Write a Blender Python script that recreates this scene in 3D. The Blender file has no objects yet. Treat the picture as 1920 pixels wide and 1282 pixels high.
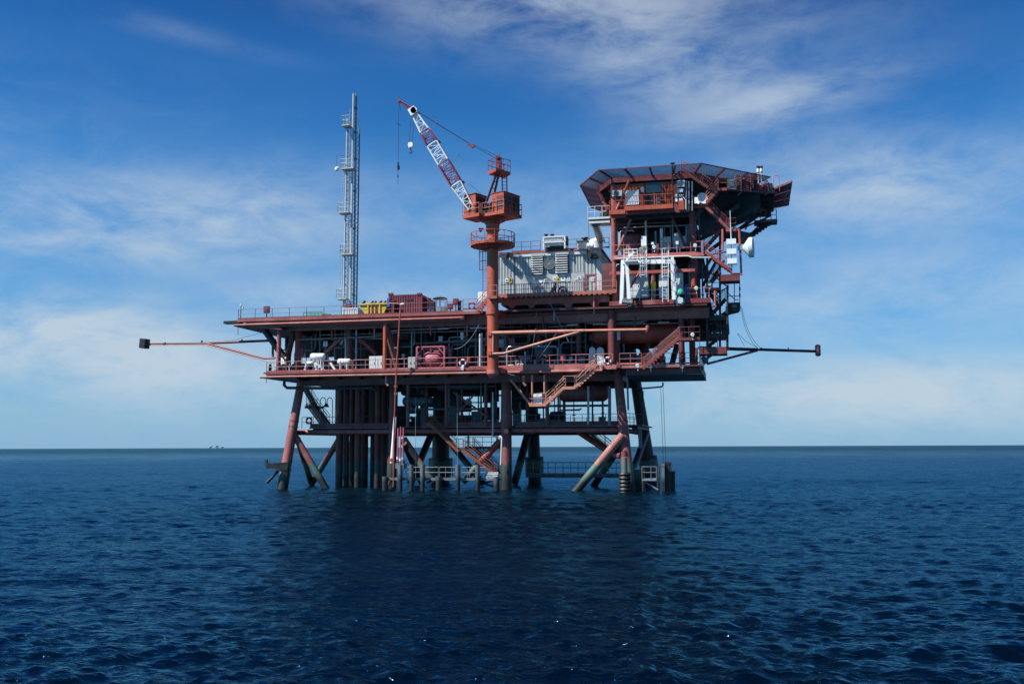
import bpy, math, random
import numpy as np
from mathutils import Vector, Matrix
random.seed(7)
rad = math.radians
SC = bpy.context.scene
COL = SC.collection

# ------------------------------------------------------------------ camera
F, CAM_H = 1867.0, 4.3
CM = Matrix.Rotation(rad(12.8), 3, 'Z') @ Matrix.Rotation(math.pi/2 + rad(6.01), 3, 'X') @ Matrix.Rotation(rad(-0.21), 3, 'Z')
cam_d = bpy.data.cameras.new('camera'); cam = bpy.data.objects.new('camera', cam_d); COL.objects.link(cam)
cam_d.sensor_width = 36; cam_d.lens = 36*F/1920; cam_d.clip_start = 0.5; cam_d.clip_end = 200000
cam.location = (0, 0, CAM_H); cam.rotation_euler = CM.to_euler(); SC.camera = cam

def V(px, py, Y):
    """point of the vertical plane y = Y that the photograph shows at (px, py)"""
    d = CM @ Vector(((px-960)/F, -(py-641)/F, -1))
    return Vector((0, 0, CAM_H)) + d*(Y/d.y)
def VZ(px, py, z):
    d = CM @ Vector(((px-960)/F, -(py-641)/F, -1))
    return Vector((0, 0, CAM_H)) + d*((z-CAM_H)/d.z)
def PX(px, Y, py=640): return V(px, py, Y).x

# ------------------------------------------------------------------ sky, sun, exposure
SUN = Vector((-0.72, -0.54, 1.10)).normalized()
w = bpy.data.worlds.new('World'); SC.world = w; w.use_nodes = True
nt = w.node_tree; N = nt.nodes; L = nt.links
for n in list(N): N.remove(n)
def node(t, tree=None, **kw):
    n = (tree or nt).nodes.new(t)
    for k, v in kw.items():
        if k.startswith('i_'): n.inputs[k[2:]].default_value = v
        else: setattr(n, k, v)
    return n
out = node('ShaderNodeOutputWorld'); bg = node('ShaderNodeBackground'); bg.inputs['Strength'].default_value = 0.05
sky = node('ShaderNodeTexSky', sky_type='NISHITA', sun_disc=False)
sky.sun_elevation = math.asin(SUN.z); sky.sun_rotation = math.atan2(SUN.x, SUN.y)
sky.altitude = 0; sky.air_density = 1.0; sky.dust_density = 0.3; sky.ozone_density = 3.0
tc = node('ShaderNodeTexCoord')
def math_(op, a, b=None, clamp=False):
    n = node('ShaderNodeMath', operation=op); n.use_clamp = clamp
    for i, v in enumerate((a, b)):
        if v is None: continue
        if isinstance(v, (int, float)): n.inputs[i].default_value = v
        else: L.new(v, n.inputs[i])
    return n.outputs[0]
sep = node('ShaderNodeSeparateXYZ'); L.new(tc.outputs['Generated'], sep.inputs[0])
# project the view direction on a cloud layer high above: streaks run level and shrink towards the horizon
az = math_('ARCTAN2', sep.outputs[0], sep.outputs[1]); el = math_('ARCSINE', sep.outputs[2])
def ramp(src, pts, interp='EASE'):
    r = node('ShaderNodeValToRGB'); r.color_ramp.interpolation = interp
    while len(r.color_ramp.elements) < len(pts): r.color_ramp.elements.new(0.5)
    for e, (p, v) in zip(r.color_ramp.elements, pts):
        e.position = p; e.color = (v, v, v, 1) if isinstance(v, (int, float)) else (*v, 1)
    L.new(src, r.inputs[0]); return r.outputs[0]
cv = node('ShaderNodeCombineXYZ'); L.new(az, cv.inputs[0]); L.new(el, cv.inputs[1])
def noise(vec, scale, sx, sy, rot, detail=7, rough=.58, dist=0., off=(0, 0, 0)):
    m = node('ShaderNodeMapping'); m.inputs['Scale'].default_value = (sx, sy, 1); m.inputs['Rotation'].default_value = (0, 0, rot); m.inputs['Location'].default_value = off
    L.new(vec, m.inputs[0]); n = node('ShaderNodeTexNoise'); n.inputs['Scale'].default_value = scale; n.inputs['Detail'].default_value = detail
    n.inputs['Roughness'].default_value = rough; n.inputs['Distortion'].default_value = dist; L.new(m.outputs[0], n.inputs['Vector']); return n.outputs[0]
def blob(a0, e0, ra, re, rot=0., soft=1.):
    """soft patch of sky round azimuth a0, elevation e0 (degrees)"""
    a = math_('SUBTRACT', az, rad(a0)); e = math_('SUBTRACT', el, rad(e0)); c, s = math.cos(rot), math.sin(rot)
    u = math_('DIVIDE', math_('ADD', math_('MULTIPLY', a, c), math_('MULTIPLY', e, s)), rad(ra))
    v = math_('DIVIDE', math_('SUBTRACT', math_('MULTIPLY', e, c), math_('MULTIPLY', a, s)), rad(re))
    q = math_('ADD', math_('MULTIPLY', u, u), math_('MULTIPLY', v, v))
    return math_('POWER', 2.718, math_('MULTIPLY', q, -soft))
def ae(px, py):
    d = (CM @ Vector(((px-960)/F, -(py-641)/F, -1))).normalized()
    return math.degrees(math.atan2(d.x, d.y)), math.degrees(math.asin(d.z))
big = noise(cv.outputs[0], 3.4, 1.0, 3.0, rad(12), 6, .56, .35, (1.3, 4.1, 0))
fine = noise(cv.outputs[0], 10.0, 1.0, 2.4, rad(20), 12, .66, .35, (3.7, .8, 0))
tex = math_('ADD', math_('MULTIPLY', big, .5), math_('MULTIPLY', fine, .5))
pt = None
for (px, py, rx, ry, rot, amt) in [(1080, 20, 13, 2.6, -.12, .85), (1250, 110, 9, 3.4, -.45, .8), (1420, 195, 7, 1.6, .12, .8), (330, 60, 6, .6, -.12, .18),
        (280, 420, 13, 2.8, .08, 1.0), (1150, 430, 14, 3.0, 0, .55), (1660, 350, 9, 2.8, -.1, .85), (130, 640, 13, 3.0, -.14, 1.3), (520, 690, 12, 2.5, -.05, .9),
        (1650, 560, 15, 3.2, .05, .6), (1650, 735, 15, 2.2, 0, 1.1), (700, 560, 10, 1.5, 0, .7), (-1500, 300, 25, 6, .1, .8), (3400, 400, 25, 7, -.1, .8)]:
    a0, e0 = ae(px, py); b = math_('MULTIPLY', blob(a0, e0, rx, ry, rot), amt)
    pt = b if pt is None else math_('MAXIMUM', pt, b)
dens = math_('MULTIPLY', ramp(tex, [(.34, 0.), (.64, 1.)]), math_('MULTIPLY', pt, 1.0), True)
hz = math_('MULTIPLY', ramp(el, [(0., 1.), (.13, .42), (.34, 0.)]), .82)
lum = math_('ADD', math_('MULTIPLY', dens, .85), 0., True)
grade = node('ShaderNodeMixRGB', blend_type='MULTIPLY'); grade.inputs[0].default_value = 1.0
L.new(sky.outputs[0], grade.inputs[1]); grade.inputs[2].default_value = (.36, 1.10, 1.70, 1)
dk = node('ShaderNodeMixRGB', blend_type='MULTIPLY'); dk.inputs[0].default_value = 1.0; L.new(grade.outputs[0], dk.inputs[1]); L.new(ramp(el, [(0., (1., 1., 1.)), (.10, (.92, .95, .96)), (.24, (.90, .98, .98)), (.36, (.62, .78, .87)), (.46, (.28, .48, .67)), (.8, (.3, .45, .6))]), dk.inputs[2]); grade = dk
mixh = node('ShaderNodeMixRGB'); L.new(hz, mixh.inputs[0]); L.new(grade.outputs[0], mixh.inputs[1]); mixh.inputs[2].default_value = (3.7, 6.2, 9.0, 1)
mixc = node('ShaderNodeMixRGB'); L.new(lum, mixc.inputs[0]); L.new(mixh.outputs[0], mixc.inputs[1]); mixc.inputs[2].default_value = (7.2, 8.5, 9.7, 1)
L.new(mixc.outputs[0], bg.inputs['Color']); L.new(bg.outputs[0], out.inputs[0])

sun_d = bpy.data.lights.new('sun', 'SUN'); sun_d.energy = 5.0; sun_d.angle = rad(.53); sun_d.color = (1, .95, .88)
sun = bpy.data.objects.new('sun', sun_d); COL.objects.link(sun); sun.rotation_euler = SUN.to_track_quat('Z', 'Y').to_euler(); sun.location = (-60, 0, 90)
SC.view_settings.view_transform = 'Standard'; SC.view_settings.look = 'None'; SC.view_settings.exposure = 0.6; SC.view_settings.gamma = 1.0

# ------------------------------------------------------------------ materials
M = {}
def paint(name, col, rough=.55, metal=0., rust=.35, rcol=(.13, .045, .025), var=.25, scale=1.2, growth=False, streak=.5, bump=.15, fade=0.):
    m = bpy.data.materials.new(name); m.use_nodes = True; t = m.node_tree; b = t.nodes['Principled BSDF']; lk = t.links.new
    nd = lambda k, **kw: node(k, t, **kw)
    tcn = nd('ShaderNodeTexCoord'); geo = nd('ShaderNodeNewGeometry')
    n1 = nd('ShaderNodeTexNoise'); n1.inputs['Scale'].default_value = scale; n1.inputs['Detail'].default_value = 6; lk(tcn.outputs['Object'], n1.inputs['Vector'])
    r1 = nd('ShaderNodeMapRange'); r1.inputs[1].default_value = .3; r1.inputs[2].default_value = .7; r1.inputs[3].default_value = 1-var; r1.inputs[4].default_value = 1+var*.6; lk(n1.outputs[0], r1.inputs[0])
    mu = nd('ShaderNodeMixRGB', blend_type='MULTIPLY'); mu.inputs[0].default_value = 1; mu.inputs[1].default_value = (*col, 1); lk(r1.outputs[0], mu.inputs[2])
    if fade:                                          # every member was painted at another time
        oi = nd('ShaderNodeObjectInfo'); hv = nd('ShaderNodeHueSaturation'); lk(mu.outputs[0], hv.inputs['Color'])
        for k_, (lo_, hi_) in (('Hue', (.5-.024*fade, .5+.02*fade)), ('Saturation', (1-.4*fade, 1+.24*fade)), ('Value', (1-.56*fade, 1+.5*fade))):
            q_ = nd('ShaderNodeMapRange'); q_.inputs[3].default_value = lo_; q_.inputs[4].default_value = hi_
            if k_ == 'Value': lk(oi.outputs['Random'], q_.inputs[0])
            else:
                fr = nd('ShaderNodeMath', operation='MULTIPLY'); fr.inputs[1].default_value = 7.31 if k_ == 'Hue' else 13.7; lk(oi.outputs['Random'], fr.inputs[0]); ff = nd('ShaderNodeMath', operation='FRACT'); lk(fr.outputs[0], ff.inputs[0]); lk(ff.outputs[0], q_.inputs[0])
            lk(q_.outputs[0], hv.inputs[k_])
        mu = hv
    mp = nd('ShaderNodeMapping'); mp.inputs['Scale'].default_value = (5, 5, .45); lk(tcn.outputs['Object'], mp.inputs[0])
    n2 = nd('ShaderNodeTexNoise'); n2.inputs['Scale'].default_value = 1.0; n2.inputs['Detail'].default_value = 5; lk(mp.outputs[0], n2.inputs['Vector'])
    n3 = nd('ShaderNodeTexNoise'); n3.inputs['Scale'].default_value = scale*3; n3.inputs['Detail'].default_value = 8; n3.inputs['Roughness'].default_value = .7; lk(tcn.outputs['Object'], n3.inputs['Vector'])
    ad = nd('ShaderNodeMath', operation='ADD'); m1 = nd('ShaderNodeMath', operation='MULTIPLY'); m1.inputs[1].default_value = streak; lk(n2.outputs[0], m1.inputs[0])
    m2 = nd('ShaderNodeMath', operation='MULTIPLY'); m2.inputs[1].default_value = 1-streak; lk(n3.outputs[0], m2.inputs[0]); lk(m1.outputs[0], ad.inputs[0]); lk(m2.outputs[0], ad.inputs[1])
    r2 = nd('ShaderNodeMapRange'); r2.inputs[1].default_value = .74-.42*rust; r2.inputs[2].default_value = .80-.22*rust; r2.inputs[3].default_value = 0; r2.inputs[4].default_value = min(1, .35+rust); lk(ad.outputs[0], r2.inputs[0])
    mr = nd('ShaderNodeMixRGB'); lk(r2.outputs[0], mr.inputs[0]); lk(mu.outputs[0], mr.inputs[1]); mr.inputs[2].default_value = (*rcol, 1)
    last = mr.outputs[0]
    if fade:                                          # chalked, sun bleached patches
        n4 = nd('ShaderNodeTexNoise'); n4.inputs['Scale'].default_value = .55; n4.inputs['Detail'].default_value = 7; n4.inputs['Roughness'].default_value = .65; mo = nd('ShaderNodeVectorMath', operation='ADD'); mo.inputs[1].default_value = (7.3, 2.1, 4.4); lk(tcn.outputs['Object'], mo.inputs[0]); lk(mo.outputs[0], n4.inputs['Vector'])
        r4 = nd('ShaderNodeMapRange'); r4.inputs[1].default_value = .5; r4.inputs[2].default_value = .72; r4.inputs[3].default_value = 0; r4.inputs[4].default_value = fade; lk(n4.outputs[0], r4.inputs[0])
        x4 = nd('ShaderNodeMixRGB'); lk(r4.outputs[0], x4.inputs[0]); lk(last, x4.inputs[1]); x4.inputs[2].default_value = (min(1, col[0]*1.25+.10), col[1]*1.5+.10, col[2]*1.5+.09, 1); last = x4.outputs[0]
    if growth:                                        # splash zone coating and marine growth on everything that stands in the sea
        sp = nd('ShaderNodeSeparateXYZ'); lk(geo.outputs['Position'], sp.inputs[0])
        for z0, z1, c in ((2.75, 2.6, (.032, .05, .045) if growth == 'dark' else (.085, .14, .112)), (1.9, .8, (.012, .016, .015)))[1 if growth == 'foul' else 0:]:  # dark coat: same coating with the shade of the inner rows mixed in
            wob = nd('ShaderNodeMath', operation='MULTIPLY_ADD'); lk(n3.outputs[0], wob.inputs[0]); wob.inputs[1].default_value = 1.1; wb2 = nd('ShaderNodeMath', operation='MULTIPLY_ADD'); lk(n1.outputs[0], wb2.inputs[0]); wb2.inputs[1].default_value = 1.5; lk(sp.outputs[2], wb2.inputs[2]); lk(wb2.outputs[0], wob.inputs[2])
            q = nd('ShaderNodeMapRange'); q.inputs[1].default_value = z0+1.3; q.inputs[2].default_value = z1+1.3; lk(wob.outputs[0], q.inputs[0])
            x = nd('ShaderNodeMixRGB'); lk(q.outputs[0], x.inputs[0]); lk(last, x.inputs[1]); x.inputs[2].default_value = (*c, 1); last = x.outputs[0]
    lk(last, b.inputs['Base Color']); b.inputs['Roughness'].default_value = rough; b.inputs['Metallic'].default_value = metal
    if bump:
        bp = nd('ShaderNodeBump'); bp.inputs['Strength'].default_value = bump; bp.inputs['Distance'].default_value = .03; lk(n3.outputs[0], bp.inputs['Height']); lk(bp.outputs[0], b.inputs['Normal'])
    M[name] = m; return m
RC_ = (.075, .024, .016)
paint('red', (.265, .060, .050), rust=.5, rcol=RC_, fade=.5); paint('salmon', (.43, .13, .102), rust=.45, rcol=RC_, fade=.5); paint('orange', (.41, .072, .028), rust=.5, rcol=(.12, .03, .015), fade=.07); paint('dark_red', (.15, .034, .034), rust=.5, rcol=(.05, .016, .012), fade=.35)
paint('leg', (.29, .072, .057), growth=True, rust=.55, rcol=RC_, fade=.4); paint('shaded_inner_leg', (.21, .05, .042), growth='dark', rust=.55, rcol=RC_, fade=.3); paint('conductor', (.13, .027, .024), growth='dark', rust=.5, rcol=(.05, .016, .012), fade=.3); paint('shaded_back_leg', (.055, .022, .026), growth=True, rust=.3)  # inner and back row leg paints carry the shade under the deck
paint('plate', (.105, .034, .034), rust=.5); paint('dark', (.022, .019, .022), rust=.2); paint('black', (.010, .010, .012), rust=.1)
paint('crimson', (.175, .022, .045), rust=.3, rcol=(.06, .015, .015), fade=.2); paint('pink', (.42, .10, .13), rust=.25); paint('white', (.74, .77, .77), rust=.12, rcol=(.35, .2, .12), var=.1)
paint('grey', (.40, .45, .45), rust=.22, streak=.8, rcol=(.2, .12, .09), var=.15); paint('light_grey', (.56, .61, .62), rust=.2, rcol=(.25, .15, .1), var=.12)
paint('galv', (.27, .33, .36), rough=.4, metal=.35, rust=.1, var=.2); paint('steel', (.16, .18, .20), metal=.3, rust=.25); paint('yellow', (.62, .43, .05), rust=.35)
paint('green', (.05, .32, .19), rust=.2); paint('blue', (.03, .07, .26), rust=.15); paint('net', (.010, .014, .050), rust=0., bump=0); paint('rope', (.035, .037, .045), rust=0, bump=0)
paint('purple', (.22, .03, .055), rust=.2); paint('wood', (.115, .13, .13), growth='foul', rust=.3); paint('rubber', (.012, .013, .014), rust=.1); paint('brown', (.22, .065, .025), rust=.35)
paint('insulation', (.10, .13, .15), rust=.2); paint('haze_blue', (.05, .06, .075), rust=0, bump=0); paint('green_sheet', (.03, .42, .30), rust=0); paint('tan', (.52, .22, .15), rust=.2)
gl = bpy.data.materials.new('glass'); gl.use_nodes = True; b = gl.node_tree.nodes['Principled BSDF']; b.inputs['Base Color'].default_value = (.03, .07, .085, 1); b.inputs['Roughness'].default_value = .06; M['glass'] = gl

# ------------------------------------------------------------------ mesh builder
class MB:
    def __init__(s): s.v = []; s.f = []
    def add(s, vs, fs):
        o = len(s.v); s.v += [Vector(p) for p in vs]; s.f += [[i+o for i in f] for f in fs]; return s
    def box(s, x0, x1, y0, y1, z0, z1):
        if x0 > x1: x0, x1 = x1, x0
        if y0 > y1: y0, y1 = y1, y0
        if z0 > z1: z0, z1 = z1, z0
        return s.add([(x0,y0,z0),(x1,y0,z0),(x1,y1,z0),(x0,y1,z0),(x0,y0,z1),(x1,y0,z1),(x1,y1,z1),(x0,y1,z1)],
                     [(0,3,2,1),(4,5,6,7),(0,1,5,4),(1,2,6,5),(2,3,7,6),(3,0,4,7)])
    def pbox(s, px0, py0, px1, py1, Y, d):
        """box whose front face stands on plane Y where the photograph shows the rectangle"""
        cx, cy = (px0+px1)/2, (py0+py1)/2
        return s.box(V(px0, cy, Y).x, V(px1, cy, Y).x, Y, Y+d, V(cx, py1, Y).z, V(cx, py0, Y).z)
    def bar(s, p, q, wd, h, up=(0,0,1)):
        p, q = Vector(p), Vector(q); d = (q-p).normalized(); u = Vector(up)
        if abs(d.dot(u)) > .98: u = Vector((0, 1, 0))
        r = d.cross(u).normalized()*wd/2; u = r.cross(d).normalized()*h/2
        return s.add([p-r-u, p+r-u, p+r+u, p-r+u, q-r-u, q+r-u, q+r+u, q-r+u], [(0,1,2,3),(4,7,6,5),(0,4,5,1),(1,5,6,2),(2,6,7,3),(3,7,4,0)])
    def tube(s, p, q, r, r2=None, n=8):
        p, q = Vector(p), Vector(q); r2 = r if r2 is None else r2; d = (q-p).normalized()
        a = d.cross(Vector((0,0,1)) if abs(d.z) < .9 else Vector((1,0,0))).normalized(); c = d.cross(a)
        vs = []
        for (o, rr) in ((p, r), (q, r2)):
            for i in range(n):
                t = 2*math.pi*i/n; vs.append(o + (a*math.cos(t)+c*math.sin(t))*rr)
        fs = [(i, (i+1) % n, n+(i+1) % n, n+i) for i in range(n)] + [tuple(range(n-1, -1, -1)), tuple(range(n, 2*n))]
        return s.add(vs, fs)
    def path(s, pts, r, n=6):
        pts = [Vector(p) for p in pts]; rings = []; a = None
        for i, p in enumerate(pts):
            d = (pts[min(i+1, len(pts)-1)]-pts[max(i-1, 0)]).normalized()
            if a is None: a = d.cross(Vector((0,0,1)) if abs(d.z) < .9 else Vector((1,0,0))).normalized()
            else: a = (a - d*a.dot(d)).normalized()
            c = d.cross(a); k = 1.
            if 0 < i < len(pts)-1:
                e = (pts[i+1]-p).normalized(); k = 1/max(.5, d.dot(e))
            rings.append([p+(a*math.cos(2*math.pi*j/n)+c*math.sin(2*math.pi*j/n))*r*(1 if k > 1.3 else k) for j in range(n)])
        vs = [q for g in rings for q in g]; m = len(pts)
        fs = [(i*n+j, i*n+(j+1) % n, (i+1)*n+(j+1) % n, (i+1)*n+j) for i in range(m-1) for j in range(n)]
        return s.add(vs, fs+[tuple(range(n-1, -1, -1)), tuple(range((m-1)*n, m*n))])
    def lathe(s, o, ax, prof, n=16):
        """prof: (distance along axis, radius)"""
        o, d = Vector(o), Vector(ax).normalized(); a = d.cross(Vector((0,0,1)) if abs(d.z) < .9 else Vector((1,0,0))).normalized(); c = d.cross(a)
        vs = [o+d*t+(a*math.cos(2*math.pi*j/n)+c*math.sin(2*math.pi*j/n))*max(r, .002) for t, r in prof for j in range(n)]; m = len(prof)
        fs = [(i*n+j, i*n+(j+1) % n, (i+1)*n+(j+1) % n, (i+1)*n+j) for i in range(m-1) for j in range(n)]
        return s.add(vs, fs+[tuple(range(n-1, -1, -1)), tuple(range((m-1)*n, m*n))])
    def prism(s, poly, z0, z1):
        n = len(poly)
        vs = [(x, y, z0) for x, y in poly]+[(x, y, z1) for x, y in poly]
        return s.add(vs, [tuple(range(n-1, -1, -1)), tuple(range(n, 2*n))]+[(i, (i+1) % n, n+(i+1) % n, n+i) for i in range(n)])
    def plate(s, pts, t=(0, .04, 0)):
        n = len(pts); pts = [Vector(p) for p in pts]; t = Vector(t)
        return s.add(pts+[p+t for p in pts], [tuple(range(n)), tuple(range(2*n-1, n-1, -1))]+[(i, n+i, n+(i+1) % n, (i+1) % n) for i in range(n)])
    def capsule(s, p, q, r, n=14):
        p, q = Vector(p), Vector(q); l = (q-p).length; e = r*.55
        return s.lathe(p, q-p, [(0, 0), (e*.12, r*.5), (e*.45, r*.82), (e, r), (l-e, r), (l-e*.45, r*.82), (l-e*.12, r*.5), (l, 0)], n)
    def torus(s, c, nrm, R, r, n=20, k=6):
        c, d = Vector(c), Vector(nrm).normalized(); a = d.cross(Vector((0,0,1)) if abs(d.z) < .9 else Vector((1,0,0))).normalized(); e = d.cross(a); vs = []
        for i in range(n):
            t = 2*math.pi*i/n; u = a*math.cos(t)+e*math.sin(t)
            for j in range(k):
                q = 2*math.pi*j/k; vs.append(c+u*(R+r*math.cos(q))+d*r*math.sin(q))
        return s.add(vs, [(i*k+j, ((i+1) % n)*k+j, ((i+1) % n)*k+(j+1) % k, i*k+(j+1) % k) for i in range(n) for j in range(k)])
    def mesh(s, name, mat, off=Vector((0,0,0))):
        me = bpy.data.meshes.new(name); me.from_pydata([tuple(p-off) for p in s.v], [], s.f); me.materials.append(M[mat] if isinstance(mat, str) else mat)
        me.polygons.foreach_set('use_smooth', [True]*len(me.polygons)); me.set_sharp_from_angle(angle=rad(38)); me.update(); return me
    def build(s, name, mat, parent=None, label=None):
        """world-space geometry -> one mesh object (a part when it has a parent)"""
        if parent is not None: off = wloc(parent)
        else:
            xs = [p.x for p in s.v]; ys = [p.y for p in s.v]; off = Vector(((min(xs)+max(xs))/2, (min(ys)+max(ys))/2, min(p.z for p in s.v)))
        o = bpy.data.objects.new(name, s.mesh(name, mat, off)); COL.objects.link(o)
        if parent is not None: o.parent = parent
        else: o.location = off
        if label: o['label'] = label
        return o
def wloc(o):
    p = Vector((0,0,0))
    while o is not None: p = p+o.location; o = o.parent
    return p
def tag(o, label, cat, group=None):
    o['label'] = label; o['category'] = cat
    if group: o['group'] = group
    return o
def T(name, label, cat, loc, group=None):
    o = bpy.data.objects.new(name, None); o.empty_display_size = .5; COL.objects.link(o); o.location = loc; return tag(o, label, cat, group)
def copy_tree(o, parent=None, loc=None):
    c = o.copy(); COL.objects.link(c); c.parent = parent
    if loc is not None: c.location = loc
    for ch in [k for k in bpy.data.objects if k.parent == o]: copy_tree(ch, c)
    return c
def inst(parent, name, me, loc):
    o = bpy.data.objects.new(name, me); COL.objects.link(o); o.parent = parent; o.location = Vector(loc)-wloc(parent); return o
def lerp(a, b, t): return Vector(a)+(Vector(b)-Vector(a))*t

# ------------------------------------------------------------------ repeated builders
def railing(pts, label, mat='salmon', h=1.1, sp=1.5, toe=True, r=.032, group='railings along the platform edges', gap=0):
    pts = [Vector(p) for p in pts]; root = T('railing', label, 'railing', pts[0], group)
    top = [p+Vector((0,0,h)) for p in pts]; mid = [p+Vector((0,0,h*.52)) for p in pts]
    MB().path(top, r).build('top_rail', mat, root); MB().path(mid, r*.8).build('mid_rail', mat, root)
    if toe:
        m = MB()
        for a, b in zip(pts, pts[1:]): m.bar(a+Vector((0,0,.09)), b+Vector((0,0,.09)), .02, .16)
        m.build('toe_board', mat, root)
    pm = MB().tube((0,0,-.12), (0,0,h), r*1.05, n=6).mesh('post', mat); at = []
    for k, (a, b) in enumerate(zip(pts, pts[1:])):
        n = max(1, round((b-a).length/sp)); at += [lerp(a, b, i/n) for i in range(n+(k == len(pts)-2))]
    for p in at: inst(root, 'post', pm, p)
    return root
def stair(lo, hi, label, mat='red', wd=.9, side=(0, 1, 0), rails=(0, 1), group='open steel staircases', rail_mat=None, rise=.21):
    """lo, hi: near edge at the foot and head; wd: width towards side"""
    lo, hi, sd = Vector(lo), Vector(hi), Vector(side).normalized()*wd; root = T('staircase', label, 'staircase', lo, group)
    for k in (0, 1): MB().bar(lo+sd*k, hi+sd*k, .07, .26).build('stringer', mat, root)
    n = max(3, int((hi.z-lo.z)/rise)); d = (hi-lo)/n; hd = Vector((d.x, d.y, 0))
    tm = MB().add([(0,0,0), tuple(hd*1.15), tuple(hd*1.15+sd), tuple(sd), (0,0,-.04), tuple(hd*1.15+Vector((0,0,-.04))), tuple(hd*1.15+sd+Vector((0,0,-.04))), tuple(sd+Vector((0,0,-.04)))],
                  [(0,1,2,3),(7,6,5,4),(0,4,5,1),(1,5,6,2),(2,6,7,3),(3,7,4,0)]).mesh('tread', mat)
    for i in range(n): inst(root, 'tread', tm, lo+d*(i+.5))
    for k in rails:
        a, b = lo+sd*k, hi+sd*k; m = MB(); u = Vector((0,0,1.0))
        m.path([a+u, b+u], .032); m.path([a+u*.66, b+u*.66], .025); m.path([a+u*.33, b+u*.33], .025); j = max(2, round((b-a).length/1.4))
        for i in range(j+1): q = lerp(a, b, i/j); m.tube(q, q+u, .03, n=5)
        m.build('handrail', rail_mat or mat, root)
    return root
def ladder(base, top, label, mat='steel', wd=.45, across=(1, 0, 0), cage=None, group='vertical ladders', sp=.3):
    base, top = Vector(base), Vector(top); ac = Vector(across).normalized()*wd; root = T('ladder', label, 'ladder', base, group)
    for k in (-.5, .5): MB().bar(base+ac*k, top+ac*k, .06, .05).build('side_rail', mat, root)
    rm = MB().tube(-ac*.5, ac*.5, .017, n=5).mesh('rung', mat); n = int((top-base).length/sp)
    for i in range(1, n): inst(root, 'rung', rm, lerp(base, top, i/n))
    if cage:
        out_, z0 = Vector(cage[0]), cage[1]; m = MB(); zs = np.arange(z0, top.z+.5, .9); arcs = []
        for z in zs:
            c = lerp(base, top, (z-base.z)/(top.z-base.z)); arc = [c+ac*.5*math.cos(t)*1.5+out_*.75*math.sin(t) for t in np.linspace(0, math.pi, 7)]; arcs.append(arc); m.path(arc, .025, 4)
        for j in range(1, 6): m.path([a[j] for a in arcs], .018, 4)
        m.build('cage', mat, root)
    return root

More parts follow.
